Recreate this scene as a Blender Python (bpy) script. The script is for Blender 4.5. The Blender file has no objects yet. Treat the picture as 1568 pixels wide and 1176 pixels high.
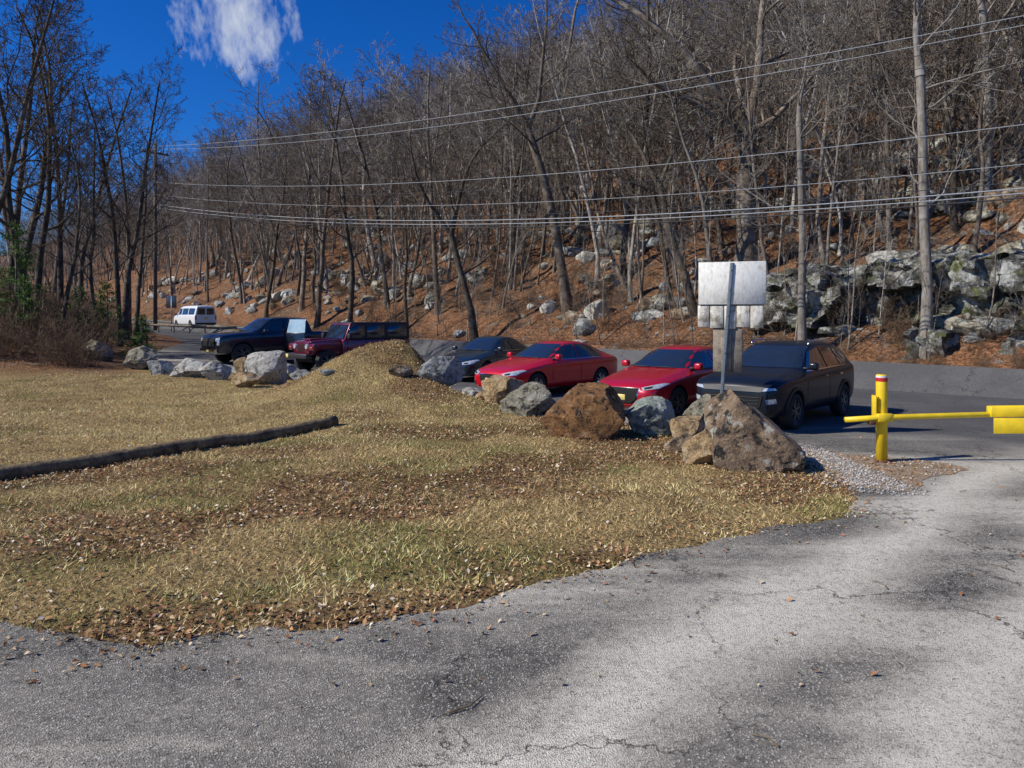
import bpy, bmesh, math, random
import numpy as np
from mathutils import Vector, Matrix, noise
from mathutils.bvhtree import BVHTree
from mathutils.geometry import delaunay_2d_cdt
random.seed(7); rng=np.random.default_rng(7)
scene=bpy.context.scene
COL=scene.collection
R2=math.sqrt(2)

# ------------------------------------------------------------------ helpers
def link(o,parent=None,col=None):
    (col or COL).objects.link(o)
    if parent: o.parent=parent
    return o
def mesh_obj(name,verts,faces,mats=(),parent=None,smooth=False,col=None):
    me=bpy.data.meshes.new(name); me.from_pydata([tuple(v) for v in verts],[],[tuple(f) for f in faces]); me.update()
    for m in mats: me.materials.append(m)
    if smooth: me.polygons.foreach_set('use_smooth',[True]*len(me.polygons))
    return link(bpy.data.objects.new(name,me),parent,col)
def empty(name,loc=(0,0,0),rz=0):
    e=bpy.data.objects.new(name,None); e.location=loc; e.rotation_euler=(0,0,rz); e.empty_display_size=.3
    return link(e)
def np_mesh(name,V,F,mat=None,col_attr=None,smooth=False):
    me=bpy.data.meshes.new(name); n=len(V); k=F.shape[1]; m=len(F)
    me.vertices.add(n); me.vertices.foreach_set('co',np.asarray(V,dtype=np.float32).ravel())
    me.loops.add(m*k); me.loops.foreach_set('vertex_index',F.astype(np.int32).ravel())
    me.polygons.add(m); me.polygons.foreach_set('loop_start',np.arange(0,m*k,k,dtype=np.int32))
    me.update(calc_edges=True)
    if smooth: me.polygons.foreach_set('use_smooth',np.ones(m,dtype=bool))
    if col_attr is not None:
        a=me.color_attributes.new('col','FLOAT_COLOR','POINT'); a.data.foreach_set('color',col_attr.astype(np.float32).ravel())
    if mat: me.materials.append(mat)
    return link(bpy.data.objects.new(name,me))
def box(name,x0,x1,y0,y1,z0,z1,mat,parent=None,bev=.0,seg=2,taper=None):
    bm=bmesh.new(); bmesh.ops.create_cube(bm,size=1)
    for v in bm.verts:
        v.co=Vector(((x0+x1)/2+v.co.x*(x1-x0),(y0+y1)/2+v.co.y*(y1-y0),(z0+z1)/2+v.co.z*(z1-z0)))
    if taper: 
        for v in bm.verts: v.co=taper(v.co)
    if bev>0: bmesh.ops.bevel(bm,geom=bm.edges[:],offset=bev,segments=seg,affect='EDGES',profile=.5)
    me=bpy.data.meshes.new(name); bm.to_mesh(me); bm.free(); me.materials.append(mat)
    if bev>0: me.polygons.foreach_set('use_smooth',[True]*len(me.polygons))
    o=link(bpy.data.objects.new(name,me),parent)
    return o
def tube_between(name,pts,r,mat,parent=None,sides=12,caps=True,radii=None):
    V=[];F=[]
    for i,p in enumerate(pts):
        p=Vector(p)
        d=(Vector(pts[min(i+1,len(pts)-1)])-Vector(pts[max(i-1,0)])).normalized()
        a=Vector((0,0,1)) if abs(d.z)<.9 else Vector((1,0,0))
        u=d.cross(a).normalized(); w=d.cross(u)
        rr=radii[i] if radii else r
        for k in range(sides):
            t=2*math.pi*k/sides; V.append(p+u*math.cos(t)*rr+w*math.sin(t)*rr)
    for i in range(len(pts)-1):
        for k in range(sides):
            a=i*sides+k;b=i*sides+(k+1)%sides; F.append((a,b,b+sides,a+sides))
    if caps: F.append(tuple(range(sides))[::-1]); F.append(tuple(range((len(pts)-1)*sides,len(pts)*sides)))
    return mesh_obj(name,V,F,[mat],parent,smooth=True)

# ------------------------------------------------------------------ materials
def new_mat(name):
    m=bpy.data.materials.new(name); m.use_nodes=True; nt=m.node_tree
    b=nt.nodes['Principled BSDF']; return m,nt,b
def N(nt,t,**kw):
    n=nt.nodes.new(t)
    for k,v in kw.items(): setattr(n,k,v)
    return n
def noise_node(nt,scale,detail=5,rough=.6,vec=None,coord='Object'):
    n=N(nt,'ShaderNodeTexNoise'); n.inputs['Scale'].default_value=scale; n.inputs['Detail'].default_value=min(detail,5); n.inputs['Roughness'].default_value=rough
    if vec is None:
        tc=N(nt,'ShaderNodeTexCoord'); vec=tc.outputs[coord]
    nt.links.new(vec,n.inputs['Vector']); return n
def ramp(nt,fac,stops,interp='LINEAR'):
    r=N(nt,'ShaderNodeValToRGB'); r.color_ramp.interpolation=interp
    els=r.color_ramp.elements
    while len(els)<len(stops): els.new(.5)
    for e,(p,c) in zip(els,stops):
        e.position=p; e.color=(c[0],c[1],c[2],1) if hasattr(c,'__len__') else (c,c,c,1)
    nt.links.new(fac,r.inputs['Fac']); return r.outputs['Color']
def mix(nt,fac,a,b,mode='MIX'):
    m=N(nt,'ShaderNodeMix',data_type='RGBA',blend_type=mode)
    for s,v in ((m.inputs[0],fac),(m.inputs[6],a),(m.inputs[7],b)):
        if isinstance(v,bpy.types.NodeSocket): nt.links.new(v,s)
        elif hasattr(v,'__len__'): s.default_value=(v[0],v[1],v[2],1)
        else: s.default_value=v
    return m.outputs[2]
def math_n(nt,op,a,b=None,c=None,clamp=False):
    m=N(nt,'ShaderNodeMath',operation=op); m.use_clamp=clamp
    for i,v in enumerate((a,b,c)):
        if v is None: continue
        if isinstance(v,bpy.types.NodeSocket): nt.links.new(v,m.inputs[i])
        else: m.inputs[i].default_value=v
    return m.outputs[0]
def bump(nt,b,h,strength=.5,dist=.02):
    n=N(nt,'ShaderNodeBump'); n.inputs['Strength'].default_value=strength; n.inputs['Distance'].default_value=dist
    nt.links.new(h,n.inputs['Height']); nt.links.new(n.outputs[0],b.inputs['Normal'])
def simple(name,col,rough=.5,metal=0,coat=0,var=.12,nscale=6,spec=.5,bmp=0):
    m,nt,b=new_mat(name)
    n=noise_node(nt,nscale)
    lo=[c*(1-var) for c in col]; hi=[c*(1+var) for c in col]
    c=ramp(nt,n.outputs['Fac'],[(.3,lo),(.7,hi)])
    nt.links.new(c,b.inputs['Base Color'])
    b.inputs['Roughness'].default_value=rough; b.inputs['Metallic'].default_value=metal
    b.inputs['Coat Weight'].default_value=coat; b.inputs['Coat Roughness'].default_value=.04
    b.inputs['Specular IOR Level'].default_value=spec
    if bmp: bump(nt,b,n.outputs['Fac'],bmp,.01)
    return m

M={}
M['black']=simple('black_plastic',(.02,.02,.022),.5)
M['well']=simple('wheel_well_dark',(.008,.008,.008),.9)
M['rubber']=simple('tyre_rubber',(.022,.022,.022),.8,var=.3)
M['alloy']=simple('alloy_rim',(.45,.46,.48),.3,metal=.8)
M['alloy_dark']=simple('dark_alloy_rim',(.16,.16,.17),.3,metal=.7)
M['chrome']=simple('chrome_trim',(.7,.7,.72),.12,metal=1)
M['glass']=simple('car_glass',(.018,.024,.028),.03,spec=1.0,coat=.9)
M['reflglass']=simple('door_glass_painted_reflection',(.40,.55,.63),.2,spec=.5,coat=.3)  # open-door glass: bright pale-blue reflection painted into the base colour
M['lamp']=simple('headlamp_lens',(.62,.66,.7),.08,metal=.35,coat=1,var=.3,nscale=20)
M['amber']=simple('indicator_amber',(.6,.2,.02),.2,coat=1)
M['tail']=simple('tail_lamp_red',(.35,.01,.01),.2,coat=1)
M['plate']=simple('licence_plate',(.75,.62,.2),.4,var=.25,nscale=30)
def paint(name,col,metal=.2): return simple(name,col,.3,metal=metal,coat=1,var=.04,nscale=2)
M['red']=paint('paint_red',(.60,.008,.02)); M['red2']=paint('paint_soul_red',(.50,.005,.018))
M['grey']=simple('paint_dark_grey',(.008,.012,.020),.35,coat=.3,spec=.25,var=.04,nscale=2); M['navy']=paint('paint_dark_teal',(.012,.028,.04),.2)
M['maroon']=paint('paint_maroon',(.15,.008,.03),.2); M['dark']=paint('paint_midnight',(.01,.014,.024),.2)
M['white']=simple('paint_white',(.78,.79,.8),.35,coat=.7,var=.03)

# ------------------------------------------------------------------ terrain
def hsh(i,j): 
    v=np.sin(i*127.1+j*311.7)*43758.5453; return v-np.floor(v)
def vn(x,y):
    i=np.floor(x);j=np.floor(y);fx=x-i;fy=y-j; fx=fx*fx*(3-2*fx);fy=fy*fy*(3-2*fy)
    return (hsh(i,j)*(1-fx)+hsh(i+1,j)*fx)*(1-fy)+(hsh(i,j+1)*(1-fx)+hsh(i+1,j+1)*fx)*fy
def fbm(x,y,o=4):
    a=.5;s=0;
    for k in range(o): s=s+a*vn(x*2**k+17*k,y*2**k+5*k); a*=.5
    return s/.94
def ss(a,b,x):
    t=np.clip((x-a)/(b-a),0,1); return t*t*(3-2*t)
E=[(-60,13),(-30,10),(-14,7.6),(-8,6.3),(-3.57,5.14),(-2.9,4.87),(-2.29,4.68),(-2.06,4.82),(-1.69,4.97),(-1.0,5.03),(-.4,5.43),(.08,5.76),(.8,6.18),(1.83,6.98),(2.58,7.37),(3.55,7.86),(3.99,8.57),(4.3,9.6),(4.5,11.2),(4.45,12.4),(3.8,13.5),(2.5,14.5),(.8,16.3),(-.8,18.6),(-2.3,21.4),(-5,23.2),(-8,25.0),(-11,27.2),(-14,29.6),(-16.5,33),(-18,38),(-19.5,44),(-23,50),(-29,58),(-37,70.94)]
U=E+[(-200,233.94),(-200,245.25),(100,-54.75),(100,-80),(-60,-80)]
def sdist(px,py,poly):
    P=np.array(poly); d2=np.full(px.shape,1e18); ins=np.zeros(px.shape,bool)
    for i in range(len(P)):
        ax,ay=P[i]; bx,by=P[(i+1)%len(P)]
        ex,ey=bx-ax,by-ay; wx=px-ax; wy=py-ay
        t=np.clip((wx*ex+wy*ey)/(ex*ex+ey*ey),0,1)
        d2=np.minimum(d2,(wx-ex*t)**2+(wy-ey*t)**2)
        c=((ay>py)!=(by>py))
        with np.errstate(divide='ignore',invalid='ignore'):
            xi=(bx-ax)*(py-ay)/((by-ay) if by!=ay else 1e-9)+ax
        ins^=c&(px<xi)
    d=np.sqrt(d2); return np.where(ins,-d,d)
def zbase(x,y):
    t=(y-x)/R2; q=np.clip(t,-50,130)-20
    return .027*np.log1p(np.exp(np.clip(q*1.2,-30,160)))/1.2
def hill(x,y):
    s=(x+y)/R2; t=(y-x)/R2
    sh=s-32.9-1.3*(fbm(t*.25,s*0+3)-.5)
    shc=np.clip(sh,0,None)
    z=.50*np.minimum(shc,118)+ (shc>118)*0
    z=np.where(shc>118,59+8*(1-np.exp(-(shc-118)/30)),z)
    z=z+ss(0,14,shc)*( (fbm(t*.06+9,s*.09)-.5)*5.5 + (fbm(t*.3,s*.45)-.5)*2.2 )
    z=z+ss(0,4,shc)*(fbm(t*.9,s*1.2+7)-.5)*.8
    z=z+ss(.2,2.5,shc)*.5
    return np.where(sh>0,z,0)
def zgr(x,y):
    x=np.asarray(x,float);y=np.asarray(y,float)
    d=sdist(x,y,U); s=(x+y)/R2
    z=zbase(x,y)+hill(x,y)
    g=ss(0,1.2,d)*(s<33)
    z=z+g*(.05+.10*(fbm(x*.5,y*.5)-.4)+.06*(fbm(x*3,y*3)-.5))
    near=ss(0,1.7,d)
    z=z+near*(1.12*np.exp(-((x+3.6)/2.0)**2-((y-19.2)/2.3)**2)*(.9+.25*fbm(x*1.3,y*1.3))+.55*np.exp(-((x+2.1)/1.2)**2-((y-19.6)/1.3)**2)+.30*np.exp(-((x+1.5)/3.2)**2-((y-16.5)/3.5)**2))
    db=(-15.5-.5*(y-30)-x)
    z=z+ss(24,31,y)*near*(s<30)*(1.5*ss(0,7,db)+4*ss(8,70,db)+ss(.5,3,db)*.6*(fbm(x*.4,y*.4)-.5))
    z=z-.05*ss(0,.3,-d)
    return z
def zg(x,y): return float(zgr(np.array([x]),np.array([y]))[0])
def zb(x,y): return float(zbase(np.array([float(x)]),np.array([float(y)]))[0])+.004
def axis(segs):
    out=[segs[0][0]]
    for a,b,st in segs:
        n=max(1,int(round((b-a)/st))); out+=list(a+(b-a)*np.arange(1,n+1)/n)
    return np.array(out)
ax=axis([(-600,-200,25),(-200,-60,4),(-60,-14,.9),(-14,6,.16),(6,60,.6),(60,200,4),(200,500,25)])
ay=axis([(-80,3,4),(3,24,.16),(24,80,.6),(80,240,3),(240,700,23)])
gx,gy=np.meshgrid(ax,ay); gz=zgr(gx,gy)
nx,ny=len(ax),len(ay)
V=np.stack([gx.ravel(),gy.ravel(),gz.ravel()],1)
ii,jj=np.meshgrid(np.arange(nx-1),np.arange(ny-1)); a=(jj*nx+ii).ravel()
F=np.stack([a,a+1,a+nx+1,a+nx],1)
def greenmask(x,y):
    return .52*ss(.47,.70,fbm(x*.8+3,y*1.0+8,5)+.05*np.exp(-((x+.5)/3)**2-((y-11.5)/3.5)**2)-.12*ss(-3.5,-6,x)*ss(9,11,y))
def leafmask(x,y):
    s=(x+y)/R2
    near=ss(.43,.60,fbm(x*.55+40,y*.7+11,5)+.14*np.exp(-((x+3.5)/2.6)**2-((y-9.5)/2.2)**2)-.25*ss(-3,-6,x)*ss(9,12,y))
    db=(-15.5-.5*(y-30)-x)
    far=np.maximum(ss(32,32.6,s),ss(22.5,27,y)*(s<30)*np.maximum(ss(-1,1,db),.0))
    far=np.maximum(far,ss(28,40,y)*(s<30))
    return np.clip(np.maximum(near,far),0,1), far
# ground material
m,nt,b=new_mat('ground_grass_and_leaves')
ga=N(nt,'ShaderNodeAttribute',attribute_name='green'); la=N(nt,'ShaderNodeAttribute',attribute_name='leafy'); fa=N(nt,'ShaderNodeAttribute',attribute_name='hilly')
n1=noise_node(nt,.9,8,.7); n2=noise_node(nt,28,6,.75); n3=noise_node(nt,7,6,.75)
straw=ramp(nt,n2.outputs['Fac'],[(.3,(.17,.11,.042)),(.5,(.45,.32,.135)),(.7,(.72,.55,.27))])
green=ramp(nt,n2.outputs['Fac'],[(.3,(.09,.08,.02)),(.6,(.25,.24,.07)),(.75,(.42,.36,.15))])
vor=N(nt,'ShaderNodeTexVoronoi'); vor.inputs['Scale'].default_value=17; tc=N(nt,'ShaderNodeTexCoord'); nt.links.new(tc.outputs['Object'],vor.inputs['Vector'])
sep=N(nt,'ShaderNodeSeparateColor'); nt.links.new(vor.outputs['Color'],sep.inputs[0])
leafc=ramp(nt,sep.outputs[0],[(0,(.08,.035,.018)),(.35,(.22,.11,.05)),(.7,(.36,.19,.09)),(1,(.54,.35,.19))])
leafc=mix(nt,math_n(nt,'MULTIPLY',vor.outputs['Distance'],.8,clamp=True),leafc,(.07,.038,.02))
hillc=ramp(nt,n3.outputs['Fac'],[(.36,(.03,.017,.011)),(.45,(.20,.085,.042)),(.54,(.42,.195,.095)),(.66,(.68,.41,.24))])
hillc=mix(nt,.35,hillc,leafc)
n4=noise_node(nt,.22,8,.78)
hillc=mix(nt,ramp(nt,n4.outputs['Fac'],[(.48,0),(.60,.6)]),hillc,ramp(nt,n3.outputs['Fac'],[(.4,(.04,.032,.022)),(.55,(.19,.13,.085)),(.68,(.40,.35,.28))]))
n6=noise_node(nt,1.1,8,.8); hillc=mix(nt,ramp(nt,n6.outputs['Fac'],[(.59,0),(.63,.85)]),hillc,ramp(nt,n2.outputs['Fac'],[(.35,(.09,.09,.08)),(.65,(.44,.44,.40))]))
c=mix(nt,ga.outputs['Fac'],straw,green)
lf=math_n(nt,'MULTIPLY',la.outputs['Fac'],ramp(nt,n3.outputs['Fac'],[(.35,.25),(.6,.9)]))
c=mix(nt,lf,c,leafc); c=mix(nt,fa.outputs['Fac'],c,hillc)
c=mix(nt,ramp(nt,n1.outputs['Fac'],[(.32,.6),(.52,0)]),c,(.10,.06,.028))
nt.links.new(c,b.inputs['Base Color']); b.inputs['Roughness'].default_value=.95; b.inputs['Specular IOR Level'].default_value=.15
bump(nt,b,math_n(nt,'ADD',n2.outputs['Fac'],math_n(nt,'ADD',n3.outputs['Fac'],vor.outputs['Distance'])),.9,.07)
M['ground']=m
g=np_mesh('ground',V,F,m,smooth=True)
lm,fm=leafmask(gx.ravel(),gy.ravel())
for nm,arr in (('green',greenmask(gx.ravel(),gy.ravel())),('leafy',lm),('hilly',fm)):
    at=g.data.attributes.new(nm,'FLOAT','POINT'); at.data.foreach_set('value',arr.astype(np.float32))

# ------------------------------------------------------------------ asphalt
def asphalt_mat(name,base,light,dark,streak):
    m,nt,b=new_mat(name)
    f=noise_node(nt,120,4,.8); mid=noise_node(nt,11,7,.75); big=noise_node(nt,.42,7,.65)
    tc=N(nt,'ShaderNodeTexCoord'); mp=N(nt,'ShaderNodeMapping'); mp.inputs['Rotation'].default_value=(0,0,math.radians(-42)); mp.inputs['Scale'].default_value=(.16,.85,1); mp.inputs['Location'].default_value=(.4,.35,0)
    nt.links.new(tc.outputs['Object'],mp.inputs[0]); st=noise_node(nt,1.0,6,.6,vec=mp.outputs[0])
    sx=N(nt,'ShaderNodeSeparateXYZ'); nt.links.new(tc.outputs['Object'],sx.inputs[0])
    sc=math_n(nt,'MULTIPLY',math_n(nt,'ADD',sx.outputs[1],sx.outputs[0]),.7071)
    sn=math_n(nt,'DIVIDE',math_n(nt,'ADD',sc,math_n(nt,'MULTIPLY',big.outputs['Fac'],2.5)),40.0)
    newer=ramp(nt,sn,[(.34,0),(.41,1)])        # the newer, darker lot and road surface beyond the old drive
    c=mix(nt,ramp(nt,big.outputs['Fac'],[(.44,0),(.58,1)]),base,dark)
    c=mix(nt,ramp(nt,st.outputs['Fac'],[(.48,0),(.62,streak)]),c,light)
    c=mix(nt,ramp(nt,mid.outputs['Fac'],[(.34,.55),(.5,0)]),c,(.06,.058,.05))
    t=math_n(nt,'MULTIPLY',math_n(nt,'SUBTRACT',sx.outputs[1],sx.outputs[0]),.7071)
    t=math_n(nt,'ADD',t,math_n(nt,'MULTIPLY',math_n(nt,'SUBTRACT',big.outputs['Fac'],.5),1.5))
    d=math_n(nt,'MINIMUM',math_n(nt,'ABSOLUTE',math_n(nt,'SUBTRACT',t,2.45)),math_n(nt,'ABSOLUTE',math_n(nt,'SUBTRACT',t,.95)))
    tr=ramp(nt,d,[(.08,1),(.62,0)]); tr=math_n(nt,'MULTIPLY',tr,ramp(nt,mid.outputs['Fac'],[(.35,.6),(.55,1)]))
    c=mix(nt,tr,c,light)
    c=mix(nt,newer,c,mix(nt,ramp(nt,big.outputs['Fac'],[(.42,0),(.62,1)]),(.082,.082,.083),(.115,.114,.112)))
    v=N(nt,'ShaderNodeTexVoronoi'); v.inputs['Scale'].default_value=105; nt.links.new(tc.outputs['Object'],v.inputs['Vector'])
    sp=N(nt,'ShaderNodeSeparateColor'); nt.links.new(v.outputs['Color'],sp.inputs[0])
    c=mix(nt,ramp(nt,sp.outputs[0],[(.0,.65),(.3,0)]),c,(.04,.038,.035))
    amt=math_n(nt,'MULTIPLY',ramp(nt,sp.outputs[1],[(.75,0),(.98,.7)]),math_n(nt,'SUBTRACT',1.0,math_n(nt,'MULTIPLY',newer,.75)))
    c=mix(nt,amt,c,(.55,.52,.46))
    c=mix(nt,.6,c,ramp(nt,f.outputs['Fac'],[(.3,.25),(.7,.9)]),'OVERLAY')
    cv=N(nt,'ShaderNodeTexVoronoi',feature='DISTANCE_TO_EDGE'); cv.inputs['Scale'].default_value=.45
    wn=noise_node(nt,1.6,6,.7); wm=N(nt,'ShaderNodeVectorMath',operation='ADD'); nt.links.new(tc.outputs['Object'],wm.inputs[0]); nt.links.new(wn.outputs['Color'],wm.inputs[1]); nt.links.new(wm.outputs[0],cv.inputs['Vector'])
    crack=ramp(nt,cv.outputs['Distance'],[(.0,.9),(.008,0)])
    c=mix(nt,math_n(nt,'MULTIPLY',crack,ramp(nt,big.outputs['Fac'],[(.42,0),(.5,1)])),c,(.02,.02,.02))
    nt.links.new(c,b.inputs['Base Color']); b.inputs['Roughness'].default_value=.9; b.inputs['Specular IOR Level'].default_value=.15
    bump(nt,b,math_n(nt,'ADD',v.outputs['Distance'],mid.outputs['Fac']),.8,.008)
    return m
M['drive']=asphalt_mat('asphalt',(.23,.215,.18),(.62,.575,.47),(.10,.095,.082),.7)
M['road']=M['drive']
def ragged(pts,step,amp):
    out=[]
    for i in range(len(pts)-1):
        a=Vector(pts[i]);b_=Vector(pts[i+1]); n=max(1,int((b_-a).length/step))
        for k in range(n):
            p=a.lerp(b_,k/n); d=(b_-a).normalized(); nn=Vector((-d.y,d.x))
            w=(float(fbm(np.array([p.x*2.2]),np.array([p.y*2.2]),5)[0])-.5)*amp*2
            out.append(p+nn*w)
    out.append(Vector(pts[-1])); return out
def sheet(name,boundary,zoff,mat,grid=1.5,gridarea=(-20,20,-6,40)):
    n=len(boundary); pts=[Vector((p[0],p[1])) for p in boundary]
    xs=np.arange(gridarea[0],gridarea[1],grid); ys=np.arange(gridarea[2],gridarea[3],grid)
    X,Y=np.meshgrid(xs,ys); X=X.ravel();Y=Y.ravel()
    dd=sdist(X,Y,[(p.x,p.y) for p in pts]); X=X[dd<-.2];Y=Y[dd<-.2]
    allp=pts+[Vector((float(a),float(c))) for a,c in zip(X,Y)]
    r=delaunay_2d_cdt(allp,[],[list(range(n))],1,1e-5)
    vv=np.array([(p.x,p.y) for p in r[0]]); z=zbase(vv[:,0],vv[:,1])+zoff
    return mesh_obj(name,np.column_stack([vv,z]),r[2],[mat])
bnd=ragged(E[3:28],.10,.16)
bnd=[Vector(p) for p in E[:3]]+bnd+[Vector(p) for p in E[28:]]
lot=[Vector((p[0],p[1])) for p in bnd]+[Vector((60,-26.06)),Vector((60,-60)),Vector((-60,-60))]
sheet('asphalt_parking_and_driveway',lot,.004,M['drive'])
def strip(name,s0,s1,t0,t1,zoff,mat,step=2.0,rag=0):
    V=[];F=[]; ts=np.arange(t0,t1,step)
    for t in ts:
        j=rag*(float(fbm(np.array([t*.9]),np.array([3.0]),4)[0])-.5)
        for s in (s0,s1+j):
            x=(s-t)/R2;y=(s+t)/R2; V.append((x,y,zb(x,y)-.004+zoff))
    for i in range(len(ts)-1): F.append((2*i,2*i+1,2*i+3,2*i+2))
    return mesh_obj(name,V,F,[mat])
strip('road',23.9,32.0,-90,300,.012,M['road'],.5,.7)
def worn(name,col):
    m,nt,b=new_mat(name); n=noise_node(nt,9,8,.8)
    c=mix(nt,ramp(nt,n.outputs['Fac'],[(.5,0),(.62,.7)]),col,(.2,.2,.2)); nt.links.new(c,b.inputs['Base Color']); b.inputs['Roughness'].default_value=.7; return m
M['mwhite']=worn('worn_white_line',(.78,.78,.76)); M['myel']=worn('worn_yellow_line',(.70,.45,.05))
strip('road_edge_line',30.9,31.14,-90,300,.018,M['mwhite'])
strip('road_centre_line',27.7,27.88,-90,300,.018,M['myel']); strip('road_centre_line',28.1,28.28,-90,300,.018,M['myel'])
# gravel verge by the gate
M['dirt']=simple('gravelly_dirt',(.27,.20,.13),.95,var=.5,nscale=30,bmp=.6)
gv=ragged([(4.25,9.3),(4.8,8.9),(5.6,9.7),(6.3,10.2),(6.3,10.7),(5.8,11.1),(5.0,11.6),(4.4,12.3),(4.3,11),(4.25,9.3)],.10,.2)[:-1]
sheet('gravel_verge',gv,.009,M['dirt'],.5,(3,8,8,14))
# stones mesh
def stones(name,xs,ys,zs,sz,cols,mat):
    o=np.array([(1,0,0),(-1,0,0),(0,1,0),(0,-1,0),(0,0,1),(0,0,-1)],float); fc=np.array([(0,2,4),(2,1,4),(1,3,4),(3,0,4),(2,0,5),(1,2,5),(3,1,5),(0,3,5)])
    n=len(xs); an=rng.uniform(0,6.28,n); P=o[None]*rng.uniform(.6,1.2,(n,6,1))*np.array([1,.8,.55])*sz[:,None,None]
    ca,sa=np.cos(an)[:,None],np.sin(an)[:,None]
    X=P[:,:,0]*ca-P[:,:,1]*sa+xs[:,None]; Y=P[:,:,0]*sa+P[:,:,1]*ca+ys[:,None]; Z=P[:,:,2]+zs[:,None]
    Vv=np.stack([X,Y,Z],2).reshape(-1,3); Ff=(fc[None]+np.arange(n)[:,None,None]*6).reshape(-1,3)
    cc=np.repeat(np.column_stack([cols,np.ones(n)]),6,axis=0)
    return np_mesh(name,Vv,Ff,mat,cc)
def attr_mat(name,rough=.9,trans=0):
    m,nt,b=new_mat(name); a=N(nt,'ShaderNodeAttribute',attribute_name='col')
    n=noise_node(nt,40,1)
    c=mix(nt,.4,a.outputs['Color'],ramp(nt,n.outputs['Fac'],[(.3,.3),(.7,.8)]),'OVERLAY')
    nt.links.new(c,b.inputs['Base Color']); b.inputs['Roughness'].default_value=rough; b.inputs['Specular IOR Level'].default_value=.25
    return m
M['stone']=attr_mat('gravel_stone'); M['leaf']=attr_mat('fallen_leaf'); M['blade']=attr_mat('grass_blade')
n=9000
xs=rng.uniform(3.9,6.5,n); ys=rng.uniform(8.7,12.4,n); dv=sdist(xs,ys,[(p.x,p.y) for p in gv])
k=(dv<.3)&(rng.random(n)<np.where(xs<5.0,.9,.08)*np.where(dv>-.05,.4,1)); xs=xs[k];ys=ys[k]
gq=rng.uniform(.22,.55,len(xs)); stones('gravel',xs,ys,np.full(len(xs),.014),rng.uniform(.008,.026,len(xs)),np.column_stack([gq,gq*.97,gq*.92]),M['stone'])
n=1500; xs=rng.uniform(-5,9,n); ys=3+rng.random(n)**1.2*8; k=sdist(xs,ys,E+[(60,-26),(60,-60),(-60,-60)])<-.05; xs=xs[k];ys=ys[k]; gq=rng.uniform(.1,.5,len(xs))
stones('loose_grit',xs,ys,np.full(len(xs),.008),rng.uniform(.003,.009,len(xs)),np.column_stack([gq,gq*.97,gq*.9]),M['stone'])

# ------------------------------------------------------------------ fallen leaves + grass
def scatter_pts(n,x0,x1,y0,y1,pw=1.0):
    return rng.uniform(x0,x1,n), y0+(y1-y0)*rng.random(n)**pw
GV=[(p.x,p.y) for p in gv]
def leaves(n):
    xs,ys=scatter_pts(n,-15,6.6,4.2,25,1.5)
    d=sdist(xs,ys,U); dg=sdist(xs,ys,GV); lmk,_=leafmask(xs,ys)
    p=np.where(d>0,.07+.50*lmk+.15*np.exp(-d*3),np.where(d>-.6,.24*np.exp(d*6)+.003,.003)); p=np.where((dg<0)&(xs>4.9),.35,p)
    k=rng.random(n)<p; xs=xs[k];ys=ys[k];d=d[k]; n=len(xs)
    z=np.where(d>0.0,zgr(xs,ys)+.012,zbase(xs,ys)+.016)+rng.uniform(0,.025,n)*(d>0)
    sz=rng.uniform(.009,.027,n); an=rng.uniform(0,6.28,n)
    u=np.stack([np.cos(an),np.sin(an),rng.normal(0,.35,n)],1); v=np.stack([-np.sin(an),np.cos(an),rng.normal(0,.35,n)],1)
    c=np.stack([xs,ys,z],1); up=np.array([0,0,1.])
    q=[c-u*sz[:,None], c+v*sz[:,None]*.62+up*sz[:,None]*.3, c+u*sz[:,None]*1.1, c-v*sz[:,None]*.62+up*sz[:,None]*.25]
    Vv=np.stack(q,1).reshape(-1,3); b0=np.arange(n)*4; Ff=np.concatenate([np.stack([b0,b0+1,b0+2],1),np.stack([b0,b0+2,b0+3],1)])
    pal=np.array([(.40,.22,.10),(.28,.13,.055),(.56,.40,.22),(.15,.075,.04),(.66,.52,.34),(.36,.16,.10),(.74,.64,.52)])
    cc=pal[rng.choice(len(pal),n,p=[.24,.22,.18,.13,.10,.08,.05])]*rng.uniform(.7,1.2,(n,1))
    np_mesh('fallen_leaves',Vv,Ff,M['leaf'],np.repeat(np.column_stack([cc,np.ones(n)]),4,axis=0))
leaves(240000)
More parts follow.
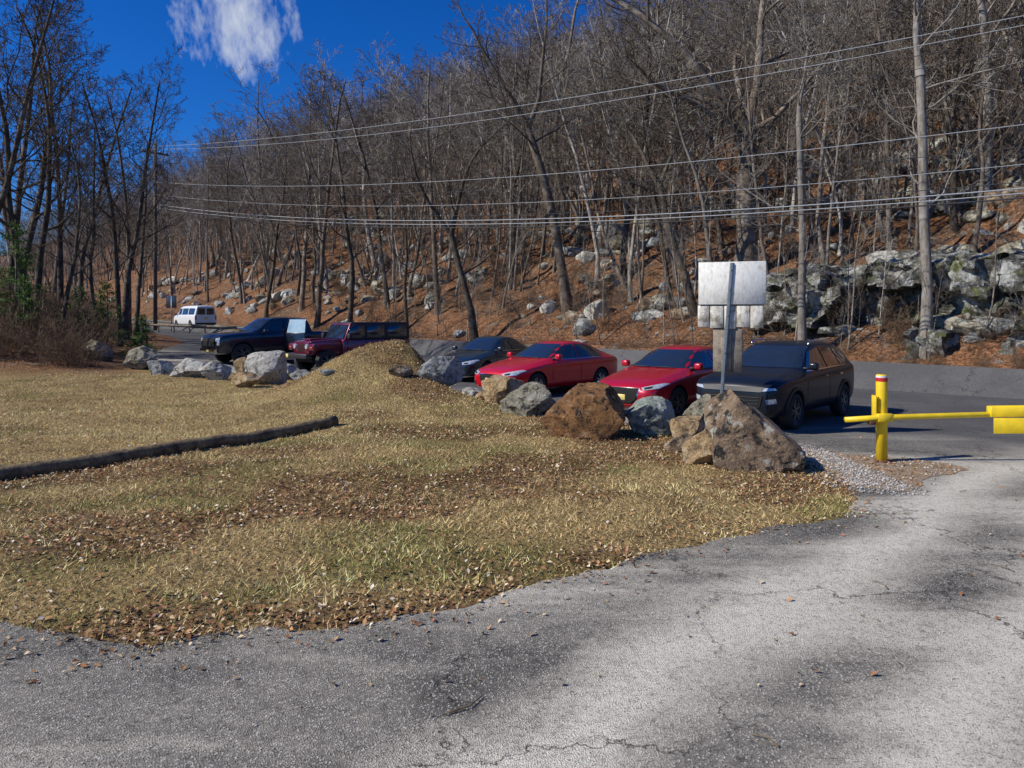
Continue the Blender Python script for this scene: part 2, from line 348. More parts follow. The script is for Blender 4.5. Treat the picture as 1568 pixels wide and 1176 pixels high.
def grass(n):
    xs,ys=scatter_pts(n,-15,4.8,4.2,25,1.35)
    d=sdist(xs,ys,U); edge=(vn(xs*3,ys*3)-.35)*.25; k=(d>edge-.1); xs=xs[k];ys=ys[k]; n=len(xs)
    gm=greenmask(xs,ys); lmk,_=leafmask(xs,ys); k=rng.random(n)<(1-.55*lmk)*(.15+1.3*fbm(xs*1.7+5,ys*1.7)**1.3); xs=xs[k];ys=ys[k];gm=gm[k]; n=len(xs)
    z=zgr(xs,ys); clump=vn(xs*5,ys*5)
    h=rng.uniform(.015,.055,n)*(.4+clump*1.2); an=rng.uniform(0,6.28,n); w=rng.uniform(.003,.006,n)
    le=rng.uniform(.3,1.8,n)*h; la_=rng.uniform(0,6.28,n)
    c=np.stack([xs,ys,z-.004],1); sx=np.stack([np.cos(an)*w,np.sin(an)*w,0*w],1)
    tip=c+np.stack([np.cos(la_)*le,np.sin(la_)*le,h],1)
    Vv=np.stack([c-sx,c+sx,tip],1).reshape(-1,3); Ff=np.arange(n*3).reshape(-1,3)
    isg=rng.random(n)<(.07+.85*gm)
    tone=.48+1.05*fbm(xs*.9+9,ys*1.1,5)[:,None]
    st=np.array([.82,.61,.29])*rng.uniform(.45,1.2,(n,1))*tone; gr=np.array([.25,.275,.075])*rng.uniform(.6,1.4,(n,1))
    cc=np.clip(np.where(isg[:,None],gr,st),0,.85)
    np_mesh('dry_grass',Vv,Ff,M['blade'],np.repeat(np.column_stack([cc,np.ones(n)]),3,axis=0))
grass(500000)

# ------------------------------------------------------------------ rocks
def rock_mat(name,c1,c2,c3,lichen=.3,dark=.5,sc=2.2):
    m,nt,b=new_mat(name); n=noise_node(nt,sc,9,.68); f=noise_node(nt,sc*9,6,.75); l=noise_node(nt,sc*1.7,8,.75)
    c=ramp(nt,n.outputs['Fac'],[(.3,c2),(.5,c1),(.7,c3)])
    c=mix(nt,.6,c,ramp(nt,f.outputs['Fac'],[(.3,.15),(.7,.9)]),'OVERLAY')
    c=mix(nt,ramp(nt,l.outputs['Fac'],[(.56,0),(.61,min(1,lichen*2))]),c,(.52,.53,.47))
    l2=noise_node(nt,sc*2.6,7,.7); c=mix(nt,ramp(nt,l2.outputs['Fac'],[(.40,dark),(.47,0)]),c,(.03,.03,.028))
    nt.links.new(c,b.inputs['Base Color']); b.inputs['Roughness'].default_value=.9; b.inputs['Specular IOR Level'].default_value=.25
    bump(nt,b,math_n(nt,'ADD',f.outputs['Fac'],math_n(nt,'MULTIPLY',n.outputs['Fac'],1.5)),1,.08); return m
RM={'grey':rock_mat('rock_grey',(.34,.35,.33),(.18,.19,.18),(.50,.50,.47),.35,.8),
    'pale':rock_mat('rock_pale',(.52,.50,.44),(.32,.31,.27),(.70,.68,.62),.3,.7),
    'rust':rock_mat('rock_rust',(.28,.14,.055),(.11,.06,.03),(.46,.26,.11),.1,.95),
    'brown':rock_mat('rock_brown',(.30,.21,.135),(.14,.10,.07),(.48,.36,.24),.5,.95),
    'tan':rock_mat('rock_tan',(.48,.33,.17),(.27,.19,.10),(.62,.48,.30),.25,.6),
    'olive':rock_mat('rock_olive',(.32,.29,.21),(.14,.13,.09),(.45,.41,.33),.35,.9),
    'green':rock_mat('rock_greygreen',(.38,.42,.36),(.22,.25,.22),(.54,.58,.52),.3,.6)}
def rock_mesh(name,seed,mat,sub=4,facets=15,rough=.12,planes=None):
    rs=random.Random(seed); bm=bmesh.new(); bmesh.ops.create_icosphere(bm,subdivisions=sub,radius=1)
    pl=[]
    for i in range(facets):
        d=Vector((rs.gauss(0,1),rs.gauss(0,1),rs.gauss(0.1,.8))).normalized(); pl.append((d,rs.uniform(.55,.82)))
    if planes: pl=[(Vector(a).normalized(),b_) for a,b_ in planes]+pl[:4]
    off=Vector((rs.uniform(0,50),rs.uniform(0,50),0))
    for v in bm.verts:
        c=v.co.copy(); c*=1+.25*noise.noise(c*.9+off)
        for d,h in pl:
            q=c.dot(d)-h
            if q>0: c-=d*q*.97
        nrm=c.normalized()
        c+=nrm*(rough*.5*noise.fractal(c*2.6+off,1,2,5)+ .025*noise.noise(c*9+off))
        v.co=c
    me=bpy.data.meshes.new(name); 
    mn=[min(v.co[i] for v in bm.verts) for i in range(3)];mx=[max(v.co[i] for v in bm.verts) for i in range(3)]
    for v in bm.verts:
        for i in range(3): v.co[i]=(v.co[i]-(mn[i]+mx[i])/2)/(mx[i]-mn[i])
    bm.to_mesh(me); bm.free(); me.materials.append(mat); me.polygons.foreach_set('use_smooth',[True]*len(me.polygons))
    try: me.set_sharp_from_angle(angle=math.radians(24))
    except Exception: pass
    return me
PLN={3:[((.62,-.15,.66),.24),((-.80,-.2,.40),.52),((-.15,-1,.2),.42),((.97,-.2,.0),.78),((.3,-.8,.5),.40),((-.9,.1,-.1),.66),((-.3,-.5,.85),.62)],
     11:[((0,-1,.15),.6),((0,-.3,1),.62),((-.8,-.3,.6),.62),((.85,-.3,.5),.66)]}
def boulder(x,y,w,h,kind,seed,dep=.8,rz=0,sink=.15,tilt=0):
    me=rock_mesh('boulder',seed,RM[kind],5 if w>.85 else 4,planes=PLN.get(seed)); o=bpy.data.objects.new('boulder',me)
    hh=h*(1+sink)
    me.transform(Matrix.Diagonal((w*1.06,w*dep,hh,1))); me.transform(Matrix.Rotation(tilt,4,'Y'))
    o.location=(x,y+w*dep*.35,zg(x,y+w*dep*.3)+hh/2-h*sink); o.rotation_euler=(0,0,rz); link(o); return o
B=[(3.40,10.0,1.30,1.06,'brown',3,.8,.0,.2),(2.78,10.35,.62,.50,'tan',41,.9,.3,.2),(2.62,11.2,.5,.30,'brown',42,.8,.3,.2),(1.2,12.2,1.36,.88,'rust',11,.75,0,.15),(2.38,12.6,.93,.64,'green',21,.8,.2,.15),
(2.93,12.0,.60,.42,'tan',5,.8,.5,.15),(3.35,12.9,.62,.72,'olive',6,.8,0,.15),(.31,14.4,1.12,.62,'olive',7,.8,-.1,.15),(-.13,16.2,.95,.72,'tan',8,.8,.4,.1),
(1.75,14.0,.6,.4,'grey',31,.8,.4,.1),(-.55,17.0,.6,.3,'tan',32,.8,.4,.1),
(-1.7,17.4,1.08,.66,'grey',9,.8,.1,.12),(-7.5,22.0,1.2,1.02,'pale',10,.8,0,.15),(-7.7,21.2,.75,.45,'tan',28,.8,0,.15),(-10.6,24.0,1.25,.62,'pale',13,.8,.1,.15),(-9.4,23.2,.95,.62,'pale',14,.8,.6,.15),
(-8.9,24.3,.6,.7,'tan',15,.8,.6,.15),(-7.6,24.3,.8,.55,'pale',16,.8,.2,.15),(-8.2,23.6,.7,.5,'grey',17,.8,.6,.15),(-6.8,23.6,.7,.4,'grey',27,.8,.6,.15),(-11.7,24.4,.9,.5,'grey',18,.8,.2,.15),
(-13.3,26.2,1.25,.85,'olive',19,.8,.2,.15),(-16.2,28.4,1.2,.8,'olive',20,.8,.2,.15),(-4.4,17.5,.35,.14,'grey',22,.8,0,.2),(-2.6,17.2,.6,.25,'brown',23,.5,.4,.2),(-.9,17.3,.5,.3,'pale',43,.8,.4,.2),
(3.85,42.3,.95,.65,'pale',24,.8,0,.05),(-13.5,60,2.4,1.3,'pale',25,.8,0,.1),(-3.6,51,1.0,.5,'grey',26,.8,0,.1)]
for q in B: boulder(*q)

# instancer
def scatter(name,P,rot,sc,coll):
    me=bpy.data.meshes.new(name); me.from_pydata([tuple(p) for p in P],[],[]); n=len(P)
    at=me.attributes.new('rotv','FLOAT_VECTOR','POINT'); at.data.foreach_set('vector',np.asarray(rot,dtype=np.float32).ravel())
    at=me.attributes.new('scv','FLOAT_VECTOR','POINT'); at.data.foreach_set('vector',np.asarray(sc,dtype=np.float32).ravel())
    at=me.attributes.new('idx','INT','POINT'); at.data.foreach_set('value',rng.integers(0,len(coll.objects),n).astype(np.int32))
    o=link(bpy.data.objects.new(name,me))
    gt=bpy.data.node_groups.new(name+'_scatter','GeometryNodeTree')
    gt.interface.new_socket('Geometry',in_out='INPUT',socket_type='NodeSocketGeometry'); gt.interface.new_socket('Geometry',in_out='OUTPUT',socket_type='NodeSocketGeometry')
    gi=gt.nodes.new('NodeGroupInput');go=gt.nodes.new('NodeGroupOutput'); ip=gt.nodes.new('GeometryNodeInstanceOnPoints'); ci=gt.nodes.new('GeometryNodeCollectionInfo')
    ci.inputs['Collection'].default_value=coll; ci.inputs['Separate Children'].default_value=True; ci.inputs['Reset Children'].default_value=True
    def na(nm,ty):
        q=gt.nodes.new('GeometryNodeInputNamedAttribute'); q.data_type=ty; q.inputs['Name'].default_value=nm
        return q.outputs['Attribute']
    er=gt.nodes.new('FunctionNodeEulerToRotation'); L=gt.links
    L.new(gi.outputs[0],ip.inputs['Points']); L.new(ci.outputs[0],ip.inputs['Instance']); ip.inputs['Pick Instance'].default_value=True
    L.new(na('idx','INT'),ip.inputs['Instance Index']); L.new(na('rotv','FLOAT_VECTOR'),er.inputs[0]); L.new(er.outputs[0],ip.inputs['Rotation']); L.new(na('scv','FLOAT_VECTOR'),ip.inputs['Scale'])
    L.new(ip.outputs[0],go.inputs[0]); md=o.modifiers.new('scatter','NODES'); md.node_group=gt; return o
rc=bpy.data.collections.new('boulder_templates')
for i,kd in enumerate(('grey','olive','olive','brown','grey','pale')):
    me=rock_mesh('boulder_t',100+i,RM[kd],3); me.transform(Matrix.Diagonal((1.3,1.0,.8,1))); rc.objects.link(bpy.data.objects.new('boulder_template',me))
n=10500; ra=rng.uniform(-.75,.95,n); yy=30+rng.random(n)**1.4*85; xx=ra*yy; s=(xx+yy)/R2; t=(yy-xx)/R2
dens=ss(.48,.58,fbm(t*.12+4,s*.2+2))*.9+.07+.35*(s<46)*ss(.45,.6,fbm(t*.25,s*.25+9))
k=(s>34.5)&(rng.random(n)<dens); xx=xx[k];yy=yy[k];n=len(xx); ssz=.2+rng.random(n)**2.4*1.2
scatter('hillside_boulders',np.column_stack([xx,yy,zgr(xx,yy)+ssz*.08]),np.column_stack([rng.normal(0,.25,n),rng.normal(0,.25,n),rng.uniform(0,6.3,n)]),ssz[:,None]*rng.uniform(.7,1.6,(n,3)),rc)

# rock outcrop
def outcrop():
    m,nt,b=new_mat('outcrop_rock'); n1=noise_node(nt,.8,9,.72); n2=noise_node(nt,6,8,.75); n3=noise_node(nt,.8,9,.78)
    c=ramp(nt,n1.outputs['Fac'],[(.40,(.02,.02,.017)),(.50,(.12,.115,.097)),(.62,(.26,.25,.22))])
    c=mix(nt,.7,c,ramp(nt,n2.outputs['Fac'],[(.3,.05),(.7,.9)]),'OVERLAY')
    c=mix(nt,ramp(nt,n3.outputs['Fac'],[(.515,0),(.56,.85)]),c,ramp(nt,n2.outputs['Fac'],[(.35,(.22,.23,.21)),(.65,(.58,.58,.54))]))
    n4=noise_node(nt,1.1,8,.75); c=mix(nt,ramp(nt,n4.outputs['Fac'],[(.54,0),(.61,.85)]),c,ramp(nt,n2.outputs['Fac'],[(.3,(.035,.045,.01)),(.7,(.16,.17,.04))]))
    nt.links.new(c,b.inputs['Base Color']); b.inputs['Roughness'].default_value=.9; bump(nt,b,n2.outputs['Fac'],1,.12)
    V=[];F=[]; T=np.arange(-10,20.5,.13); K=56
    for i,t in enumerate(T):
        t=float(t)
        hh=float(4.6*ss(20.3,17.3,t)*(.84+.24*vn(t*.35,0*t))+.2)
        for k in range(K):
            f=k/(K-1)
            if f<.65: s=33.9+1.1*f/.65; z=hh*f/.65-.4
            else: s=35.0+(f-.65)/.35*7; z=hh-.4+(f-.65)/.35*.9
            p=Vector((t,s,z)); w=noise.noise_vector(p*.6)*.8; q=p+w
            d=noise.fractal(p*.5,1,2,6)*.6
            d-=(noise.cell(Vector((q.x*.55+q.z*.25,0,q.z*.6)))-.5)*1.05+(noise.cell(Vector((q.x*1.3-q.z*.5,3,q.z*1.5)))-.5)*.4
            dd=d*(1 if f<.7 else .35)*min(1,f*6+.1)
            s2=s+dd; z2=z+(noise.fractal(p*.7,1,2,5)*.45 if f>.55 else 0)
            x=(s2-t)/R2;y=(s2+t)/R2; V.append((x,y,zb(x,y)+z2))
    for i in range(len(T)-1):
        for k in range(K-1): a=i*K+k; F.append((a,a+K,a+K+1,a+1))
    mesh_obj('rock_outcrop',V,F,[m])
outcrop()

# ------------------------------------------------------------------ bare trees
def bark(name,c1,c2,c3,bmp=True):
    m,nt,b=new_mat(name); tc=N(nt,'ShaderNodeTexCoord'); mp=N(nt,'ShaderNodeMapping'); mp.inputs['Scale'].default_value=(1,1,.22); nt.links.new(tc.outputs['Object'],mp.inputs[0])
    n=noise_node(nt,9,4 if bmp else 2,.75,vec=mp.outputs[0]); n2=noise_node(nt,1.3,2,.7)
    c=ramp(nt,n.outputs['Fac'],[(.35,c1),(.6,c2)]); c=mix(nt,ramp(nt,n2.outputs['Fac'],[(.5,0),(.65,.7)]),c,c3)
    oi=N(nt,'ShaderNodeObjectInfo'); c=mix(nt,math_n(nt,'MULTIPLY',oi.outputs['Random'],.6),c,(.065,.048,.036))
    nt.links.new(c,b.inputs['Base Color']); b.inputs['Roughness'].default_value=.9; b.inputs['Specular IOR Level'].default_value=.2
    if bmp: bump(nt,b,n.outputs['Fac'],.8,.04)
    return m
M['bark']=bark('tree_bark_grey_brown',(.08,.06,.045),(.25,.20,.155),(.42,.37,.31))
M['bark_pale']=bark('tree_bark_pale',(.17,.15,.125),(.44,.40,.345),(.60,.57,.52))
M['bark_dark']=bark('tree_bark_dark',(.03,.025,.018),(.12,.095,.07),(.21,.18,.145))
M['bark_f']=bark('forest_bark_grey',(.09,.07,.055),(.25,.205,.165),(.40,.36,.31),False)
M['bark_fp']=bark('forest_bark_pale',(.17,.145,.12),(.42,.38,.33),(.58,.55,.49),False)
class Tree:
    def __init__(s,seed): s.r=random.Random(seed); s.V=[];s.F=[]
    def tube(s,pts,rad,sides):
        b0=len(s.V); n=len(pts); a=Vector((.3,.8,.5)).normalized()
        for i in range(n):
            d=(pts[min(i+1,n-1)]-pts[max(i-1,0)]).normalized()
            u=d.cross(a); 
            if u.length<.1: u=d.cross(Vector((1,0,0)))
            u.normalize(); w=d.cross(u); rr=rad[i]
            for k in range(sides):
                t=6.2832*k/sides; s.V.append(pts[i]+(u*math.cos(t)+w*math.sin(t))*rr)
        for i in range(n-1):
            for k in range(sides):
                a1=b0+i*sides+k;b1=b0+i*sides+(k+1)%sides; s.F.append((a1,b1,b1+sides,a1+sides))
    def grow(s,p,d,L,r,lev,P):
        rs=s.r; maxl=P['levels']; n=P['segs'][lev]; pts=[p.copy()];rad=[r*(1.0 if lev else 1.4)]; dirs=[d.copy()]
        wob=P['wob'][lev]; up=P['up'][lev]; rend=P['rend'][lev]
        for i in range(n):
            d=(d+Vector((rs.gauss(0,wob),rs.gauss(0,wob),rs.gauss(0,wob*.6)+up))).normalized()
            p=p+d*(L/n); pts.append(p.copy()); dirs.append(d.copy()); rad.append(max(P['rmin'],r*(1-(1-rend)*(i+1)/n)))
        s.tube(pts,rad,P['sides'][lev])
        if lev<maxl:
            c=P['n'][lev]; f0=P['f0'][lev]
            for j in range(c):
                f=f0+(1-f0)*(j+rs.random()*.9)/c; f=min(f,.999); q=f*n; i=int(q); pp=pts[i].lerp(pts[i+1],q-i); dd=dirs[i+1]
                ang=math.radians(rs.uniform(*P['ang'][lev])); az=rs.uniform(0,6.28)
                u=dd.orthogonal().normalized(); u.rotate(Matrix.Rotation(az,3,dd)); 
                nd=(dd*math.cos(ang)+u*math.sin(ang)).normalized()
                nl=L*P['ratio'][lev]*(1-.62*(f-f0)/(1-f0+.01))*rs.uniform(.65,1.2)
                s.grow(pp,nd,nl,max(P['rmin'],rad[i]*P['rr'][lev]*rs.uniform(.7,1.1)),lev+1,P)
        return pts,rad,dirs
    def mesh(s,name,mat):
        me=bpy.data.meshes.new(name); me.from_pydata([tuple(v) for v in s.V],[],s.F); me.materials.append(mat); me.polygons.foreach_set('use_smooth',[True]*len(s.F)); return me
HP=dict(levels=4,segs=[12,7,5,4,2],wob=[.07,.2,.24,.25,.25],up=[.02,.07,.05,.05,.03],rend=[.22,.2,.25,.4,.6],rmin=.010,sides=[9,6,4,3,3],n=[15,7,5,4],f0=[.30,.2,.2,.15],ang=[(35,70),(30,60),(30,60),(25,60)],ratio=[.42,.5,.5,.5],rr=[.42,.55,.6,.7])
FP=dict(levels=3,segs=[9,5,4,2],wob=[.06,.2,.22,.2],up=[.02,.1,.06,.04],rend=[.2,.25,.4,.6],rmin=.013,sides=[6,4,3,3],n=[15,5,4],f0=[.40,.2,.15],ang=[(25,60),(25,55),(25,60)],ratio=[.30,.5,.55],rr=[.38,.55,.65])
heroes=[]
for i in range(5):
    T=Tree(50+i); P=dict(HP); P['n']=[15+i%3,7,5,3]; T.grow(Vector((0,0,-.4)),Vector((random.uniform(-.08,.08),random.uniform(-.08,.08),1)).normalized(),15+i,.165+.015*i,0,P)
    heroes.append(T)
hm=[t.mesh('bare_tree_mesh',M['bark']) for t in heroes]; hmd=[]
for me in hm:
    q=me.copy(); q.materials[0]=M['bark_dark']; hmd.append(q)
def put_tree(me,x,y,sc,rz,tx=0,ty=0,name='bare_tree'):
    o=bpy.data.objects.new(name,me); o.location=(x,y,zg(x,y)-.1); o.scale=(sc,sc,sc); o.rotation_euler=(tx,ty,rz); return link(o)
# left side trees on the bank
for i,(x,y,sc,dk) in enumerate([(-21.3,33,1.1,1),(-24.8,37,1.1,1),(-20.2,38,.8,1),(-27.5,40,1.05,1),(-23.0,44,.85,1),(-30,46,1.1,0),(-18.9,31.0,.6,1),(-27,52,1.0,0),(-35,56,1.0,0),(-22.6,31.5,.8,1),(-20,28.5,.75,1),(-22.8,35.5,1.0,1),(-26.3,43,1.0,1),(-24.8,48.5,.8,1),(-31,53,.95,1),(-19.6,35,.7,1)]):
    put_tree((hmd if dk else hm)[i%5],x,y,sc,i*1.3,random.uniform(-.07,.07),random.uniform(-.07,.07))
# far side roadside trees
for i,(x,y,sc) in enumerate([(-24,72,1.15),(-17,64,1.2),(-10.5,62,1.35),(-5.6,55.5,1.2),(-13,58.5,1.05),(-30,82,1.2),(9.6,44,.8),(22.5,36,.8),(24,40,1.0),(4.5,62,1.3),(-8.0,56,.9),(-20,70,1.25),(0.2,58,1.2),(20.5,40,1.0),(7.5,50,1.1)]):
    put_tree((hm if i%2 else hmd)[(i*2+1)%5],x,y,sc,i*2.1,random.uniform(-.06,.06),random.uniform(-.08,.08))
# specific trees
CT=[]
def custom(name,base,path,r0,r1,leaders,mat,seed,limbs=6,HPo=None):
    T=Tree(seed); P=dict(HPo or HP); pts=[Vector(p) for p in path]; n=len(pts); CT.append(base)
    rad=[r0*(1.35 if i==0 else 1)+(r1-r0)*i/(n-1) for i in range(n)]; T.tube(pts,rad,10)
    for (d,L,r) in leaders:
        P2=dict(P); P2['f0']=[.12,.2,.2,.15]; P2['n']=[11,6,5,3]; P2['wob']=[.13,.2,.24,.25,.25]; P2['ratio']=[.45,.5,.5,.5]; P2['segs']=[9,6,5,3,2]
        T.grow(pts[-1]-Vector(d).normalized()*r*.5,Vector(d).normalized(),L,r,0,P2)
    for j in range(limbs):
        f=T.r.uniform(.5,.95); q=f*(n-1); i=int(q); pp=pts[i].lerp(pts[i+1],q-i); az=T.r.uniform(0,6.28)
        T.grow(pp,Vector((math.cos(az),math.sin(az),.45)).normalized(),T.r.uniform(2.5,6),rad[i]*.28,1,P)
    o=bpy.data.objects.new(name,T.mesh(name,mat)); o.location=(base[0],base[1],zg(*base)-.3); return link(o)
# large forked oak behind the sign
custom('large_forked_tree',(13.6,43.0),[(0,0,0),(.1,0,2.5),(0,0,5),(.15,0,7.5),(.1,0,8.8)],.62,.50,[((-.5,0,1),14,.33),((.5,.1,1),13,.32),((.05,.3,1),10,.24),((-1.3,-.3,.35),9,.22),((1.1,-.3,.5),8,.19)],M['bark'],5,5)
# leaning forked tree
custom('leaning_tree',(3.7,48),[(0,0,0),(-.5,0,3.5),(-1.1,0,7),(-1.9,0,10.0),(-2.7,0,12.5)],.34,.25,[((-.6,0,1),9,.18),((.4,0,1),9,.18),((-1.3,.2,.5),7,.12)],M['bark'],6,4)
slim=dict(HP); slim['rmin']=.012
custom('pale_roadside_tree',(17.3,30.9),[(0,0,0),(.1,0,3),(-.05,0,6),(-.1,0,9),(-.2,0,12)],.22,.17,[((-.05,0,1),8,.15)],M['bark_pale'],7,5,slim)
custom('pale_roadside_tree',(13.0,33.0),[(0,0,0),(-.05,0,3),(0,0,6),(-.1,0,9),(-.15,0,11)],.18,.13,[((.05,0,1),7,.11)],M['bark_pale'],8,4,slim)
custom('bare_tree',(10.2,41.0),[(0,0,0),(-.6,0,2.5),(-1.5,0,5),(-2.0,0,7.5)],.24,.18,[((-.6,.1,1),7,.14),((.3,0,1),6,.12)],M['bark_dark'],9,3)
custom('bare_tree',(-2.4,48.5),[(0,0,0),(-.3,0,2.5),(-1,0,5),(-1.6,0,7.5)],.26,.2,[((-.6,.1,1),8,.15),((.3,0,1),9,.16)],M['bark_dark'],19,3)

tcN=bpy.data.collections.new('forest_templates')
for i in range(7):
    T=Tree(200+i); P=dict(FP)
    if i in (2,5): P['wob']=[.10,.24,.24,.2]; P['f0']=[.22,.2,.15]; P['ratio']=[.40,.5,.55]
    T.grow(Vector((0,0,-.5)),Vector((random.uniform(-.1,.1),random.uniform(-.1,.1),1)).normalized(),15.5+i*.7,.10+.025*(i%4),0,P)
    tcN.objects.link(bpy.data.objects.new('forest_tree',T.mesh('forest_tree',M['bark_f'] if i%3 else M['bark_fp'])))
sc_=bpy.data.collections.new('brush_templates')
SP=dict(levels=2,segs=[5,4,3],wob=[.16,.25,.25],up=[.03,.04,.04],rend=[.3,.5,.7],rmin=.005,sides=[4,3,3],n=[8,4],f0=[.2,.2],ang=[(25,60),(25,60)],ratio=[.45,.5],rr=[.5,.6])
M['twig']=bark('brush_twig',(.07,.045,.03),(.24,.16,.10),(.34,.26,.19),False)
for i in range(4):
    T=Tree(300+i)
    for k in range(7):
        az=T.r.uniform(0,6.28); T.grow(Vector((T.r.uniform(-.3,.3),T.r.uniform(-.3,.3),-.1)),Vector((math.cos(az)*.5,math.sin(az)*.5,1)).normalized(),T.r.uniform(.9,2.2),.011,0,SP)
    sc_.objects.link(bpy.data.objects.new('brush',T.mesh('brush',M['twig'])))
n=4900; ra=rng.uniform(-.78,.88,n); yy=36+rng.random(n)**.95*175; xx=ra*yy; s=(xx+yy)/R2; t=(yy-xx)/R2
k=(s>36.2)&(s<160); k&=rng.random(n)<.35+1.0*fbm(t*.12+3,s*.12)
for cx,cy in CT[:4]: k&=((xx-cx)**2+(yy-cy)**2>9)
k&=~((s<44)&(np.abs(xx/yy-.316)<.035))
xx=xx[k];yy=yy[k]
n2=330; xa=rng.uniform(-140,-26,n2); ya=rng.uniform(42,190,n2); sa=(xa+ya)/R2; k=(sa<20)&(xa/ya>-1.0)&~((xa/ya>-.56)&(xa/ya<-.34)&(ya<75)); xa=xa[k];ya=ya[k]
n0=len(xx); xx=np.concatenate([xx,xa]);yy=np.concatenate([yy,ya]); n=len(xx); sc=np.where(rng.random(n)<.4,rng.uniform(.3,.65,n),rng.uniform(.7,1.15,n)); th=sc*np.where(rng.random(n)<.2,rng.uniform(1.5,2.2,n),rng.uniform(.75,1.15,n))
# saplings along the road verge
n3_=70; ts=rng.uniform(0,50,n3_); s3=rng.uniform(33.0,36.2,n3_); xx=np.concatenate([xx,(s3-ts)/R2]); yy=np.concatenate([yy,(s3+ts)/R2]); q3=rng.uniform(.18,.42,n3_); sc=np.concatenate([sc,q3]); th=np.concatenate([th,q3*.8]); n=len(xx)
scatter('forest_bare_trees',np.column_stack([xx,yy,zgr(xx,yy)]),np.column_stack([rng.normal(0,.08,n),rng.normal(0,.08,n),rng.uniform(0,6.3,n)]),np.column_stack([th,th,sc*rng.uniform(.9,1.1,n)]),tcN)
# roadside brush
n=3200; ra=rng.uniform(-.8,.9,n); yy=26+rng.random(n)**1.3*50; xx=ra*yy; s=(xx+yy)/R2; d=sdist(xx,yy,U); db=(-15.5-.5*(yy-30)-xx)
k=((s>32.7)&(rng.random(n)<np.where(s<35,.65,np.where(s<38,.38,.18))))|((s<30)&(d>1.0)&(db>1.2)&(rng.random(n)<.7)); k&=~((s<30)&(ra>-.5)&(ra<-.36)&(yy>45))
xx=xx[k];yy=yy[k];n=len(xx);s=(xx+yy)/R2;sc=rng.uniform(.5,1.35,n)*np.where((s>32)&(s<34),.5,1)
scatter('roadside_brush',np.column_stack([xx,yy,zgr(xx,yy)]),np.column_stack([rng.normal(0,.1,n),rng.normal(0,.1,n),rng.uniform(0,6.3,n)]),np.column_stack([sc,sc,sc]),sc_)

# evergreen saplings on the left bank
M['needle']=attr_mat('evergreen_needles',.7)
def evergreen(x,y,h,seed):
    rs=np.random.default_rng(seed); e=empty('evergreen_sapling',(x,y,zg(x,y)))
    tube_between('trunk',[(0,0,-.1),(0.05,0,h*.5),(0,0,h)],.05,M['bark'],e,6,True,[.06,.04,.012])
    Vv=[];Cc=[]
    nb=int(18*h/2)
    for i in range(nb):
        f=.12+.86*i/nb; z=f*h; az=rs.uniform(0,6.28); L=(1-f)*h*.42+.2; dx,dy=math.cos(az),math.sin(az)
        for j in range(int(60+70*L)):
            q=rs.uniform(.1,1); p=np.array([dx*L*q,dy*L*q,z-L*q*.15+.1*q*q])+rs.normal(0,.06,3); dr=rs.normal(0,1,3); dr/=np.linalg.norm(dr); w=rs.normal(0,.013,3)
            Vv+= [p-w,p+w,p+dr*rs.uniform(.07,.16)]; g_=rs.uniform(.5,1.5); Cc+=[(.085*g_,.15*g_,.03*g_,1)]*3
    o=np_mesh('needles',np.array(Vv),np.arange(len(Vv)).reshape(-1,3),M['needle'],np.array(Cc)); o.parent=e
for i,(x,y,h) in enumerate([(-17.9,32.6,3.2),(-16.9,33.6,1.9),(-17.6,35.5,1.3),(-20.6,30.6,4.6),(-19.6,29.6,2.6),(-18.9,32.0,2.6)]): evergreen(x,y,h,i)

